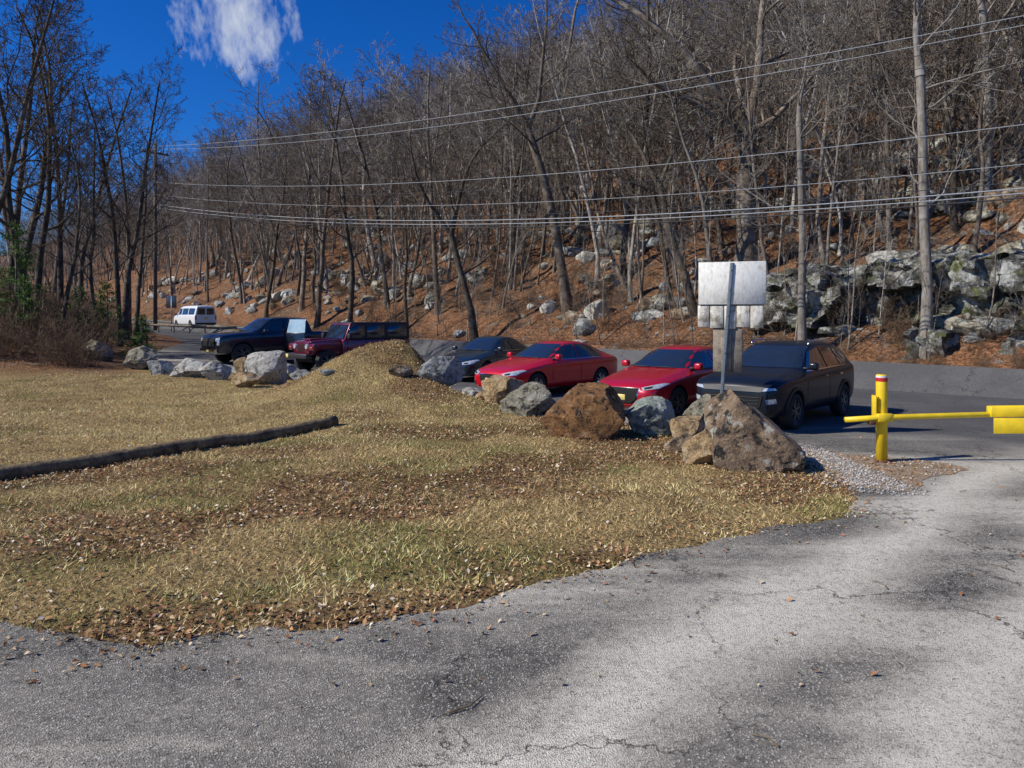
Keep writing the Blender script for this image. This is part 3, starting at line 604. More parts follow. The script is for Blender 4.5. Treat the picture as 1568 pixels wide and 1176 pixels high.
# ------------------------------------------------------------------ vehicles
def loft(st):
    V=[];F=[];n=0
    for (x,zb_,belt,top,w,wt) in st:
        half=[(0,zb_),(w*.8,zb_),(w*.96,zb_+.07),(w*.99,zb_+(belt-zb_)*.42),(w*1.0,belt-(belt-zb_)*.22),(w*.975,belt-.015),(w*.93,belt+.012),(wt+.02,top-.075 if top-belt>.2 else (belt*.35+top*.65)),(wt-.06,top-.02 if top-belt>.2 else top-.01),(wt*.5,top),(0,top+.012)]
        ring=half+[(-a,b) for a,b in half[-2:0:-1]]; k=len(ring)
        V+=[(x,a,b) for a,b in ring]
    for i in range(len(st)-1):
        for j in range(k):
            a=i*k+j;b=i*k+(j+1)%k; F.append((a+k,b+k,b,a))
    F.append(tuple(range(k))); F.append(tuple(range((len(st)-1)*k,len(st)*k))[::-1])
    return V,F
def wheel(parent,x,y,r,w,rim,side,spokes=5):
    V=[];F=[];n=36
    prof=[(r*.62,-w/2),(r*.93,-w/2),(r,-w*.36),(r,w*.36),(r*.93,w/2),(r*.66,w/2),(r*.64,w*.3)]
    for i in range(n):
        t=6.2832*i/n
        for (a,b) in prof: V.append((a*math.cos(t),b,a*math.sin(t)))
    k=len(prof)
    for i in range(n):
        for j in range(k-1): a=i*k+j;b=((i+1)%n)*k+j; F.append((a,b,b+1,a+1))
    e=mesh_obj('tyre',V,F,[M['rubber']],parent,True); e.location=(x,y,r); 
    if side<0: e.rotation_euler=(0,0,math.pi)
    V=[];F=[]
    for i in range(n):
        t=6.2832*i/n
        for (a,b) in [(r*.66,w*.42),(r*.63,w*.44),(r*.60,w*.40),(r*.58,w*.1)]: V.append((a*math.cos(t),b,a*math.sin(t)))
    for i in range(n):
        for j in range(3): a=i*4+j;b=((i+1)%n)*4+j; F.append((a,b,b+1,a+1))
    for sp in range(spokes):
        for dl in (-.11,.11):
            t=6.2832*sp/spokes; t1=t+dl*2.0; t0=t+dl*.6
            c0=Vector((math.cos(t0)*r*.1,0,math.sin(t0)*r*.1)); c1=Vector((math.cos(t1)*r*.6,0,math.sin(t1)*r*.6)); dd=(c1-c0).normalized(); nn=Vector((-dd.z,0,dd.x))*r*.045
            b0=len(V)
            for c_,yy_ in ((c0,w*.40),(c1,w*.43)):
                V+= [c_+nn+Vector((0,yy_,0)),c_-nn+Vector((0,yy_,0)),c_-nn*1.2+Vector((0,yy_-.03,0)),c_+nn*1.2+Vector((0,yy_-.03,0))]
            for q in range(4): F.append((b0+q,b0+(q+1)%4,b0+4+(q+1)%4,b0+4+q))
    b0=len(V)
    for i in range(16): t=6.2832*i/16; V.append((r*.16*math.cos(t),w*.43,r*.16*math.sin(t)))
    F.append(tuple(range(b0,b0+16)))
    e2=mesh_obj('rim',V,F,[rim],parent); e2.location=e.location; e2.rotation_euler=e.rotation_euler
    V=[(r*.62*math.cos(6.2832*i/24),w*.12,r*.62*math.sin(6.2832*i/24)) for i in range(24)]
    e3=mesh_obj('brake_disc',V,[tuple(range(24))],[M['well']],parent); e3.location=e.location; e3.rotation_euler=e.rotation_euler
class Car:
    def __init__(s,name,loc,fwd,st,mat,wx,wr,arch=.055,sub=2,track=None,rim=None,scale=1):
        x,y=loc; s.e=empty(name,(x,y,zb(x,y)),math.atan2(fwd[1],fwd[0])); s.e.scale=(scale,)*3
        V,F=loft(st); o=mesh_obj('body',V,F,[mat,M['well']],None,True); md=o.modifiers.new('s','SUBSURF'); md.levels=sub; md.render_levels=sub
        W=max(q[4] for q in st); s.W=W
        cutters=[]
        for x_ in wx:
            for sd in (-1,1):
                bm=bmesh.new(); bmesh.ops.create_cone(bm,cap_ends=True,segments=40,radius1=wr+arch,radius2=wr+arch,depth=.6); me=bpy.data.meshes.new('c'); bm.to_mesh(me); bm.free(); me.materials.append(M['well'])
                c=link(bpy.data.objects.new('c',me)); c.rotation_euler=(math.pi/2,0,0); c.location=(x_,sd*(W+.04),wr); cutters.append(c)
                b_=o.modifiers.new('b','BOOLEAN'); b_.object=c; b_.operation='DIFFERENCE'; b_.solver='EXACT'
                try: b_.material_mode='TRANSFER'
                except Exception: pass
        bpy.context.view_layer.update(); dg=bpy.context.evaluated_depsgraph_get(); ne=bpy.data.meshes.new_from_object(o.evaluated_get(dg),depsgraph=dg)
        o.modifiers.clear(); o.data=ne
        try: ne.set_sharp_from_angle(angle=math.radians(38))
        except Exception: pass
        for c in cutters: bpy.data.objects.remove(c)
        bm=bmesh.new(); bm.from_mesh(ne); s.bvh=BVHTree.FromBMesh(bm); bm.free(); o.parent=s.e; s.body=o
        tr=track or W-.13
        for x_ in wx:
            for sd in (-1,1): wheel(s.e,x_,sd*tr,wr,.23,rim or M['alloy'],sd)
    def patch(s,name,poly,axis,mat,off=.006,step=.07,both=False,flip=1):
        P=[]
        n=len(poly)
        for i in range(n):
            a=Vector(poly[i]);b_=Vector(poly[(i+1)%n]); m_=max(1,int((b_-a).length/step)); P+= [a.lerp(b_,q/m_) for q in range(m_)]
        nb=len(P); xs=[p.x for p in P]; ys=[p.y for p in P]
        X,Y=np.meshgrid(np.arange(min(xs),max(xs),step),np.arange(min(ys),max(ys),step)); X=X.ravel();Y=Y.ravel()
        dd=sdist(X,Y,[(p.x,p.y) for p in P]); P+=[Vector((float(a),float(b_))) for a,b_,q in zip(X,Y,dd) if q<-step*.3]
        r=delaunay_2d_cdt(P,[],[list(range(nb))],1,1e-6)
        V=[]; ok=True
        for p in r[0]:
            if axis=='front': o_=Vector((6,p.x,p.y)); d=Vector((-1,0,0))
            elif axis=='back': o_=Vector((-6,p.x,p.y)); d=Vector((1,0,0))
            elif axis=='left': o_=Vector((p.x,4,p.y)); d=Vector((0,-1,0))
            elif axis=='right': o_=Vector((p.x,-4,p.y)); d=Vector((0,1,0))
            elif axis=='top': o_=Vector((p.x,p.y,5)); d=Vector((0,0,-1))
            h=s.bvh.ray_cast(o_,d)
            if h[0] is None: V.append(None); continue
            nrm=h[1]; nrm=nrm if nrm.dot(d)<0 else -nrm
            V.append(h[0]+nrm*off-d*off*.5)
        F=[f for f in r[2] if all(V[i] is not None for i in f)]; V=[v if v is not None else Vector((0,0,.5)) for v in V]
        return mesh_obj(name,V,F,[mat],s.e,True)
    def sides(s,name,poly,mat,**k):
        s.patch(name,poly,'left',mat,**k); s.patch(name,poly,'right',mat,**k)
    def fr(s,name,poly,mat,mirror=False,**k):
        s.patch(name,poly,'front',mat,**k)
        if mirror: s.patch(name,[(-a,b_) for a,b_ in poly][::-1],'front',mat,**k)
    def bk(s,name,poly,mat,mirror=False,**k):
        s.patch(name,poly,'back',mat,**k)
        if mirror: s.patch(name,[(-a,b_) for a,b_ in poly][::-1],'back',mat,**k)
    def mirrors(s,x,z,mat,y=None):
        for sd in (-1,1):
            yy=(y or s.W)+.07
            box('mirror',x-.07,x+.09,sd*yy-.09,sd*yy+.09,z-.02,z+.13,mat,s.e,.045,3)
            box('mirror_arm',x-.03,x+.05,sd*(yy-.16)-.06,sd*(yy-.16)+.06,z-.01,z+.03,M['black'],s.e,.01,1)
def seam(c,pts,w=.016):
    for i in range(len(pts)-1):
        a=Vector(pts[i]);b_=Vector(pts[i+1]); d=(b_-a).normalized(); n_=Vector((-d.y,d.x))*w/2
        c.sides('door_seam',[a-n_,b_-n_,b_+n_,a+n_],M['well'],off=.003,step=.15)
def sedan(name,loc,fwd,mat,hatch=False,grille='wide',rim=None):
    W=.90
    st=[(2.30,.34,.52,.60,.52,.36),(2.26,.24,.60,.68,.68,.48),(2.12,.19,.67,.76,.80,.58),(1.85,.18,.74,.83,.87,.66),(1.35,.18,.82,.93,.90,.70),(.95,.18,.87,.99,.905,.72),(.80,.18,.89,1.02,.905,.71),(.45,.18,.91,1.21,.905,.63),(.05,.18,.93,1.40,.905,.58),(-.25,.18,.945,1.465,.905,.57),(-.75,.18,.955,1.47,.905,.565)]
    if hatch: st+=[(-1.25,.18,.975,1.42,.905,.555),(-1.70,.19,1.0,1.30,.89,.54),(-1.95,.21,1.0,1.16,.86,.56),(-2.10,.26,.93,1.02,.80,.56),(-2.16,.34,.72,.8,.70,.5)]
    else: st+=[(-1.2,.18,.96,1.38,.905,.555),(-1.68,.18,.97,1.17,.895,.58),(-1.85,.19,.97,1.10,.885,.62),(-2.15,.21,.95,1.05,.84,.6),(-2.28,.27,.90,.98,.76,.55),(-2.33,.36,.7,.78,.66,.48)]
    c=Car(name,loc,fwd,st,mat,(1.37,-1.33),.325,rim=rim)
    c.fr('windshield',[(-.72,1.01),(.72,1.01),(.66,1.15),(.55,1.38),(-.55,1.38),(-.66,1.15)],M['glass'])
    if hatch: sw=[[(.62,.985),(.12,1.32),(-.32,1.38),(-.36,.995)],[(-.43,.995),(-.40,1.385),(-.9,1.36),(-1.2,1.29),(-1.38,1.15),(-1.25,1.05)]]
    else: sw=[[(.62,.985),(.12,1.32),(-.32,1.38),(-.36,.995)],[(-.43,.995),(-.40,1.385),(-.85,1.355),(-1.15,1.27),(-1.45,1.06),(-1.40,1.005)]]
    for p in sw: c.sides('side_window',p,M['glass'])
    c.sides('window_trim',[(.72,.955),(.7,.98),(-1.4,1.0),(-1.4,.98)],M['chrome' if not hatch else 'black'],off=.008,step=.2)
    c.bk('rear_window',[(-.55,1.06),(.55,1.06),(.47,1.3),(-.47,1.3)],M['glass'])
    seam(c,[(.75,.3),(.80,.6),(.72,.95)]); seam(c,[(-.40,.28),(-.40,.98)]); seam(c,[(-1.28,.97),(-1.15,.7),(-1.0,.45),(-.93,.28)]); seam(c,[(.75,.3),(-.93,.28)],.012)
    for x_ in (-.22,-1.12): c.sides('door_handle',[(x_,.82),(x_+.17,.82),(x_+.17,.845),(x_,.845)],mat if not hatch else M['black'],off=.03)
    c.sides('sill_trim',[(.95,.19),(.95,.25),(-.9,.25),(-.9,.19)],M['black'],off=.008,step=.2)
    if grille=='wide':
        c.fr('grille_surround',[(-.42,.62),(.42,.62),(.37,.39),(.26,.31),(-.26,.31),(-.37,.39)],M['chrome'],off=.006); c.fr('grille',[(-.39,.605),(.39,.605),(.34,.40),(.24,.33),(-.24,.33),(-.34,.40)],M['well'],off=.012)
        for k in range(4): z=.56-.05*k; c.fr('grille_bar',[(-.34+.02*k,z),(.34-.02*k,z),(.34-.02*k,z+.01),(-.34+.02*k,z+.01)],M['alloy_dark'],off=.018)
        c.fr('headlamp',[(.44,.65),(.80,.745),(.845,.72),(.78,.61),(.50,.585)],M['lamp'],True,off=.008,step=.04)
        c.fr('lamp_lens_dark',[(.52,.635),(.66,.665),(.66,.62),(.54,.605)],M['well'],True,off=.013,step=.04)
    else:
        c.fr('grille_surround',[(-.48,.66),(.48,.66),(.42,.42),(.30,.33),(-.30,.33),(-.42,.42)],M['chrome'],off=.006); c.fr('grille',[(-.46,.655),(.46,.655),(.40,.43),(.28,.35),(-.28,.35),(-.40,.43)],M['well'],off=.012)
        c.fr('headlamp',[(.50,.67),(.80,.755),(.85,.74),(.80,.66),(.56,.615)],M['lamp'],True,off=.008,step=.04)
        c.fr('lamp_lens_dark',[(.56,.67),(.70,.70),(.70,.66),(.58,.635)],M['well'],True,off=.013,step=.04)
    c.fr('lower_intake',[(-.5,.29),(.5,.29),(.44,.215),(-.44,.215)],M['black'],off=.008)
    c.fr('fog_recess',[(.55,.42),(.76,.44),(.74,.32),(.58,.30)],M['black'],True,off=.008)
    box('licence_plate',2.30,2.325,-.16,.16,.40,.52,M['plate'],c.e,.005,1)
    c.bk('tail_lamp',[(.42,.9),(.80,.92),(.80,.80),(.42,.82)],M['tail'],True)
    c.mirrors(.60,1.0,mat,W-.03)
    for sd in (-1,1):
        box('wiper',.9,.93,sd*.3-.3,sd*.3+.2,1.02,1.035,M['black'],c.e,.003,1)
    return c
FW=(-.67,-.74)
def place_from_front_left_wheel(wp,fwd,wx,hw):
    f=Vector(fwd).normalized(); l=Vector((-f.y,f.x)); w=Vector(wp); c=w-f*wx-l*hw; return (c.x,c.y)
hatchloc=place_from_front_left_wheel((3.50,15.6),FW,1.37,.85)
sedan('red_hatchback',hatchloc,FW,M['red2'],True,'big',M['alloy_dark'])
F2=(-.71,-.70)
sedan('red_sedan',place_from_front_left_wheel((.67,19.7),F2,1.37,.85),F2,M['red'],False,'wide')
F3=(-.50,-.866)
sedan('dark_sedan',place_from_front_left_wheel((-.85,24.6),F3,1.37,.85),F3,M['navy'],False,'wide')
def suv(name,loc,fwd,mat):
    st=[(2.22,.36,.66,.74,.58,.42),(2.18,.27,.80,.87,.72,.5),(2.05,.24,.89,.96,.83,.6),(1.8,.24,.93,1.02,.90,.68),(1.3,.24,.97,1.08,.91,.72),(1.0,.24,.99,1.11,.915,.73),(.85,.24,1.0,1.14,.915,.72),(.55,.24,1.01,1.32,.915,.67),(.2,.24,1.02,1.53,.915,.635),(-.1,.24,1.03,1.61,.915,.63),(-.8,.24,1.05,1.63,.915,.63),(-1.4,.24,1.08,1.60,.91,.62),(-1.85,.25,1.10,1.53,.90,.61),(-2.03,.27,1.10,1.38,.88,.62),(-2.15,.3,1.03,1.15,.84,.6),(-2.2,.4,.8,.88,.76,.55)]
    c=Car(name,loc,fwd,st,mat,(1.36,-1.34),.345,rim=M['alloy_dark'])
    c.fr('windshield',[(-.74,1.13),(.74,1.13),(.69,1.27),(.60,1.53),(-.60,1.53),(-.69,1.27)],M['glass'])
    for p in ([(.62,1.09),(.22,1.42),(-.33,1.51),(-.36,1.10)],[(-.43,1.10),(-.40,1.515),(-1.0,1.51),(-1.15,1.13)],[(-1.22,1.13),(-1.1,1.50),(-1.55,1.46),(-1.75,1.28),(-1.6,1.17)]): c.sides('side_window',p,M['glass'])
    c.sides('window_trim',[(.72,1.05),(.7,1.08),(-1.5,1.12),(-1.5,1.10)],M['chrome'],off=.008,step=.2)
    c.bk('rear_window',[(-.6,1.18),(.6,1.18),(.5,1.48),(-.5,1.48)],M['glass'])
    seam(c,[(.78,.36),(.83,.7),(.74,1.05)]); seam(c,[(-.40,.36),(-.40,1.08)]); seam(c,[(-1.22,1.08),(-1.12,.8),(-1.0,.5),(-.93,.36)])
    for x_ in (-.22,-1.08): c.sides('door_handle',[(x_,.93),(x_+.17,.93),(x_+.17,.96),(x_,.96)],M['chrome'],off=.03)
    c.sides('sill_cladding',[(.95,.25),(.95,.38),(-.93,.38),(-.93,.25)],M['black'],off=.012,step=.2)
    for xw in (1.36,-1.34):
        poly=[(xw+.46*math.cos(t),.345+.46*math.sin(t)) for t in np.linspace(math.radians(8),math.radians(172),14)]+[(xw+.402*math.cos(t),.345+.402*math.sin(t)) for t in np.linspace(math.radians(172),math.radians(8),14)]
        c.sides('arch_cladding',poly,M['black'],off=.012)
    c.fr('upper_grille',[(-.78,.82),(.78,.82),(.80,.785),(.55,.755),(-.55,.755),(-.80,.785)],M['lamp'],off=.008)
    c.fr('grille_bar_dark',[(-.62,.83),(.62,.83),(.57,.745),(-.57,.745)],M['black'],off=.014)
    c.fr('grille',[(-.60,.69),(.60,.69),(.54,.46),(.40,.38),(-.40,.38),(-.54,.46)],M['well'],off=.01)
    for k in range(4): z=.64-.06*k; c.fr('grille_bar',[(-.54+.02*k,z),(.54-.02*k,z),(.54-.02*k,z+.012),(-.54+.02*k,z+.012)],M['alloy_dark'],off=.018)
    c.fr('headlamp',[(.64,.61),(.79,.63),(.80,.55),(.67,.52)],M['lamp'],True,off=.01,step=.04)
    c.fr('lower_skid',[(-.5,.35),(.5,.35),(.45,.29),(-.45,.29)],M['alloy'],off=.01)
    box('licence_plate',2.215,2.24,-.16,.16,.42,.54,M['plate'],c.e,.005,1)
    c.bk('tail_lamp',[(.5,1.0),(.82,1.0),(.82,.86),(.5,.9)],M['tail'],True)
    c.mirrors(.62,1.11,mat,.88)
    for sd in (-1,1):
        tube_between('roof_rail',[(.0,sd*.60,1.56),(-.1,sd*.60,1.64),(-1.4,sd*.59,1.64),(-1.55,sd*.59,1.57)],.017,M['chrome'],c.e,8)
    return c
suv('dark_grey_suv',place_from_front_left_wheel((5.33,13.96),FW,1.36,.84),FW,M['grey'])
def pickup(name,loc,fwd,mat):
    st=[(2.95,.5,.85,.92,.80,.6),(2.92,.42,1.08,1.14,.90,.7),(2.75,.38,1.16,1.22,.97,.78),(2.3,.38,1.19,1.27,1.0,.82),(1.6,.38,1.21,1.31,1.0,.84),(1.4,.38,1.22,1.34,1.0,.82),(1.05,.38,1.22,1.58,1.0,.74),(.75,.38,1.22,1.83,1.0,.70),(.5,.38,1.23,1.90,1.0,.70),(-.5,.38,1.24,1.91,1.0,.70),(-.95,.38,1.24,1.87,1.0,.70),(-1.1,.38,1.24,1.75,1.0,.72),(-1.16,.38,1.24,1.34,1.0,.80),(-1.2,.38,1.25,1.29,1.0,.86),(-2.75,.38,1.25,1.29,1.0,.86),(-2.85,.42,1.22,1.26,.98,.84),(-2.9,.5,1.1,1.15,.95,.8)]
    c=Car(name,loc,fwd,st,mat,(1.95,-1.75),.42,arch=.06,rim=M['alloy_dark'])
    c.fr('windshield',[(-.82,1.36),(.82,1.36),(.76,1.5),(.68,1.80),(-.68,1.80),(-.76,1.5)],M['glass'])
    for p in ([(1.1,1.30),(.75,1.72),(.15,1.80),(.15,1.30)],[(.08,1.30),(.08,1.80),(-.85,1.79),(-.95,1.32)]): c.sides('side_window',p,M['glass'])
    seam(c,[(1.2,.5),(1.2,1.2)]); seam(c,[(.11,.5),(.11,1.25)]); seam(c,[(-.95,.5),(-.95,1.25)])
    c.fr('grille_surround',[(-.62,1.08),(.62,1.08),(.58,.70),(-.58,.70)],M['chrome'],off=.008); c.fr('grille',[(-.58,1.05),(.58,1.05),(.54,.73),(-.54,.73)],M['well'],off=.016)
    for k in range(4): z=.79+.065*k; c.fr('grille_bar',[(-.54,z),(.54,z),(.54,z+.02),(-.54,z+.02)],M['alloy_dark'],off=.024)
    c.fr('headlamp',[(.66,1.06),(.90,1.05),(.90,.78),(.80,.78),(.80,.92),(.66,.94)],M['lamp'],True,off=.01,step=.05)
    c.fr('front_bumper',[(-.85,.64),(.85,.64),(.82,.48),(-.82,.48)],M['chrome'],off=.05)
    box('licence_plate',3.0,3.02,-.16,.16,.5,.62,M['plate'],c.e,.005,1)
    c.mirrors(1.05,1.28,mat,1.02)
    # open rear door
    d=empty('open_door_hinge'); d.parent=c.e; d.location=(.12,1.0,0); d.rotation_euler=(0,0,math.radians(-66))
    box('open_door_panel',-1.0,0,-.03,.05,.5,1.26,mat,d,.03,2)
    V=[(-.05,0,1.26),(-.98,0,1.26),(-.95,-.08,1.82),(-.12,-.08,1.82)]; mesh_obj('open_door_glass',V,[(0,1,2,3)],[M['reflglass']],d)
    tube_between('open_door_frame',[(-.0,0,1.26),(-.10,-.08,1.84),(-.96,-.08,1.84),(-1.0,0,1.26)],.03,mat,d,6)
    return c
FP_=(-.72,-.69)
pickup('dark_pickup_truck',(-10.1,31.8),FP_,M['dark'])
def van(name,loc,fwd,mat):
    st=[(2.55,.4,.75,.8,.75,.5),(2.5,.3,.95,1.0,.88,.6),(2.2,.28,1.08,1.14,.96,.7),(1.8,.28,1.13,1.25,.98,.78),(1.3,.28,1.15,1.7,.99,.74),(1.0,.28,1.15,1.93,.99,.74),(.5,.28,1.15,2.0,.99,.76),(-2.2,.28,1.15,2.0,.99,.76),(-2.45,.28,1.15,1.96,.98,.75),(-2.52,.3,1.15,1.85,.96,.72),(-2.55,.4,1.1,1.5,.92,.7)]
    c=Car(name,loc,fwd,st,mat,(1.65,-1.55),.35)
    c.fr('windshield',[(-.8,1.27),(.8,1.27),(.68,1.85),(-.68,1.85)],M['glass']); c.bk('rear_window',[(-.75,1.2),(-.06,1.2),(-.06,1.75),(-.68,1.75)],M['glass'],True)
    for p in ([(1.3,1.22),(1.05,1.72),(.5,1.75),(.5,1.2)],[(.35,1.2),(.35,1.75),(-.9,1.75),(-.9,1.2)],[(-1.05,1.2),(-1.05,1.75),(-2.3,1.73),(-2.3,1.2)]): c.sides('side_window',p,M['glass'])
    c.bk('tail_lamp',[(.8,1.1),(.92,1.1),(.92,.75),(.8,.75)],M['tail'],True); c.bk('rear_bumper',[(-.9,.5),(.9,.5),(.9,.36),(-.9,.36)],M['black'],off=.03)
    c.mirrors(1.35,1.2,M['black'],1.0); box('rear_plate',-2.6,-2.57,-.16,.16,.8,.95,M['plate'],c.e,.004,1)
    return c
van('white_van',(-28.2,65.5),(-.7,.71),M['white'])
def offroad(name,loc,fwd,mat):
    x,y=loc; e=empty(name,(x,y,zb(x,y)),math.atan2(fwd[1],fwd[0])); K=M['black']
    box('tub',-2.25,.80,-.78,.78,.52,1.18,mat,e,.04)
    box('hood',.76,2.02,-.66,.66,.62,1.22,mat,e,.06,3,lambda c:Vector((c.x,c.y*(1-.14*max(0,c.x-.76)/1.26),c.z-.07*max(0,c.x-.76)/1.26 if c.z>1 else c.z)))
    box('hood_bulge',.95,1.9,-.3,.3,1.17,1.235,mat,e,.03)
    box('grille_panel',2.02,2.09,-.58,.58,.66,1.13,mat,e,.03)
    for k in range(7): 
        yy=-.24+.08*k; box('grille_slot',2.085,2.096,yy-.024,yy+.024,.74,1.06,M['well'],e,.004,1)
    for sd in (-1,1):
        bm=bmesh.new(); bmesh.ops.create_cone(bm,cap_ends=True,segments=28,radius1=.10,radius2=.085,depth=.05); me=bpy.data.meshes.new('headlamp'); bm.to_mesh(me); bm.free(); me.materials.append(M['lamp']); h=link(bpy.data.objects.new('headlamp',me),e); h.rotation_euler=(0,math.pi/2,0); h.location=(2.11,sd*.44,.95)
        box('front_fender',.98,2.08,sd*.78-.17,sd*.78+.17,.98,1.06,mat,e,.035)
        box('fender_front',1.95,2.12,sd*.78-.17,sd*.78+.17,.80,1.04,mat,e,.035)
        box('indicator',2.115,2.13,sd*.78-.08,sd*.78+.08,.9,.95,M['amber'],e,.004,1)
        box('rear_fender',-2.05,-.95,sd*.84-.11,sd*.84+.11,.95,1.03,K,e,.03)
        box('side_step',-1.0,.95,sd*.86-.05,sd*.86+.05,.42,.48,K,e,.02)
        box('door_window_front',-.15,.55,sd*.742-.006,sd*.742+.006,1.26,1.70,M['glass'],e,.002,1,lambda c:Vector((c.x-.15*(c.z-1.26)*(c.x>.3),c.y*(1-.05*(c.z-1.26)),c.z)))
        box('door_window_rear',-1.05,-.27,sd*.742-.006,sd*.742+.006,1.26,1.70,M['glass'],e,.002,1,lambda c:Vector((c.x,c.y*(1-.05*(c.z-1.26)),c.z)))
        box('quarter_window',-2.1,-1.2,sd*.742-.006,sd*.742+.006,1.28,1.70,M['glass'],e,.002,1,lambda c:Vector((c.x,c.y*(1-.05*(c.z-1.26)),c.z)))
        for xs_ in (.62,-.21,-1.1): box('door_gap',xs_-.008,xs_+.008,sd*.781-.003,sd*.781+.003,.58,1.18,M['well'],e)
        box('mirror',.55,.70,sd*.95-.1,sd*.95+.1,1.22,1.42,K,e,.03)
    box('hard_top',-2.27,.50,-.74,.74,1.17,1.84,K,e,.05,3,lambda c:Vector((c.x+(.0 if c.x<0 else -.12*(c.z-1.17)),c.y*(1-.06*(c.z-1.17)/.67),c.z)))
    box('windscreen_frame',.50,.72,-.74,.74,1.17,1.80,mat,e,.03,2,lambda c:Vector((c.x-.28*(c.z-1.17)/.63,c.y*(1-.05*(c.z-1.17)/.63),c.z)))
    V=[(.732,-.66,1.24),(.732,.66,1.24),(.49,.63,1.74),(.49,-.63,1.74)]; mesh_obj('windshield',V,[(0,1,2,3)],[M['glass']],e)
    box('front_bumper',2.15,2.36,-.85,.85,.52,.70,K,e,.04); box('bumper_mount',2.0,2.2,-.4,.4,.5,.66,K,e,.01)
    box('licence_plate',2.365,2.38,-.75,-.45,.54,.67,M['plate'],e,.004,1)
    box('rear_bumper',-2.42,-2.22,-.8,.8,.5,.68,K,e,.03)
    for xw in (1.5,-1.5):
        for sd in (-1,1): wheel(e,xw,sd*.80,.41,.26,M['alloy_dark'],sd)
    V=[]; box('chassis',-2.2,2.0,-.6,.6,.38,.56,M['well'],e,.02)
    return e
offroad('maroon_offroad_suv',(-6.25,28.6),FP_,M['maroon'])

# ------------------------------------------------------------------ timber, sign, gate
m,nt,b=new_mat('weathered_timber'); n=noise_node(nt,6,7,.7); c=ramp(nt,n.outputs['Fac'],[(.35,(.06,.04,.024)),(.55,(.20,.145,.08)),(.68,(.32,.27,.13)),(.8,(.17,.20,.06))]); nt.links.new(c,b.inputs['Base Color']); b.inputs['Roughness'].default_value=.95; bump(nt,b,n.outputs['Fac'],1,.03); M['timber']=m
pts=[];rr=[]
for i in range(40):
    f=i/39; x=-9.2+f*6.0; y=5.9+f*7.35+.22*math.sin(f*2.5); pts.append((x,y,zg(x,y)+.075+.004*math.sin(i*1.7))); rr.append(.115+.004*math.sin(i*2.3)-.02*f)
tube_between('timber_log',pts,.1,M['timber'],None,14,True,rr)
def ply(name,a,b_,c_,stain,st0):
    m,nt,b=new_mat(name); tc=N(nt,'ShaderNodeTexCoord'); mp=N(nt,'ShaderNodeMapping'); mp.inputs['Scale'].default_value=(7,1,2.2); nt.links.new(tc.outputs['Object'],mp.inputs[0]); n=noise_node(nt,3,7,.7,vec=mp.outputs[0]); n2=noise_node(nt,3.5,6,.75)
    c=ramp(nt,n.outputs['Fac'],[(.32,a),(.5,b_),(.68,c_)]); c=mix(nt,ramp(nt,n2.outputs['Fac'],[(st0,0),(st0+.12,.8)]),c,stain); nt.links.new(c,b.inputs['Base Color']); b.inputs['Roughness'].default_value=.85; bump(nt,b,n.outputs['Fac'],.4,.01); return m
M['ply']=ply('weathered_plywood',(.55,.54,.49),(.72,.71,.66),(.82,.81,.76),(.42,.38,.28),.54)
M['ply2']=ply('peeling_plywood',(.36,.34,.29),(.60,.57,.50),(.78,.76,.70),(.17,.14,.09),.48)
M['galv']=simple('galvanised_steel',(.24,.27,.29),.45,metal=.6,var=.2,nscale=12)
M['oldwood']=simple('old_grey_wood',(.24,.20,.155),.9,var=.5,nscale=8,bmp=.5)
S=empty('wooden_sign',(3.70,13.0,zg(3.7,13.0)),math.radians(-20)); z0=S.location.z
def sb(nm,x0,x1,y0,y1,z0_,z1,mat,bev=.006): return box(nm,x0*1.05,x1*1.05,y0,y1,z0_-z0,z1-z0,mat,S,bev,1)
sb('upper_board',-.385,.70,.0,.025,2.35,3.10,M['ply']); sb('panel_gap',-.37,.66,.045,.052,1.98,2.5,M['oldwood'])
for i,(x0,x1) in enumerate(((-.40,-.21),(-.195,.02),(.035,.22),(.232,.44),(.452,.655))): sb('lower_board_slat',x0,x1,.026,.044,1.95-.03*((i*7)%3)/2,2.335-.006*(i%2),M['ply2'])
sb('small_back_board',-.15,.32,.055,.075,1.16,1.955,M['oldwood']); sb('back_board_slat',-.02,.14,.012,.028,1.2,1.9,M['oldwood'])
sb('lower_notice',-.15,.33,.08,.10,1.2,1.9,M['oldwood'])
def channel(nm,xb,xt,z_0,z_1):
    prof=[(-.042,-.0),(-.03,-.0),(-.018,-.03),(.018,-.03),(.03,0),(.042,0),(.042,-.005),(.034,-.006),(.021,-.036),(-.021,-.036),(-.034,-.006),(-.042,-.005)]
    V=[(xb+a*.8,b_-.004,z_0-z0) for a,b_ in prof]+[(xt+a*.8,b_-.004,z_1-z0) for a,b_ in prof]; k=len(prof)
    F=[(i,(i+1)%k,(i+1)%k+k,i+k) for i in range(k)]+[tuple(range(k,2*k))]
    mesh_obj(nm,V,F,[M['galv']],S)
channel('steel_channel_post',-.06,.17,.0,3.08)
for z in (1.5,2.15,2.6,2.95):
    xx_=(-.06+.23*z/3.08)/1.05; sb('bolt',xx_-.012,xx_+.012,-.052,-.036,z-.012,z+.012,M['alloy_dark'],.003)
M['yellow']=simple('yellow_paint',(.80,.56,.015),.45,coat=.2,var=.15,nscale=5)
M['redref']=simple('red_reflective_tape',(.5,.02,.02),.4); M['whref']=simple('white_reflective_tape',(.7,.7,.7),.4); M['rust']=simple('rusty_steel',(.14,.06,.03),.8,var=.5,nscale=12)
G=empty('yellow_swing_gate',(5.41,10.8,.004))
tube_between('gate_post',[(0,0,-.1),(0,0,1.26),(0,0,1.28)],.078,M['yellow'],G,28,True,[.078,.078,.072])
tube_between('post_base_collar',[(0,0,-.05),(0,0,.035)],.10,M['rust'],G,20)
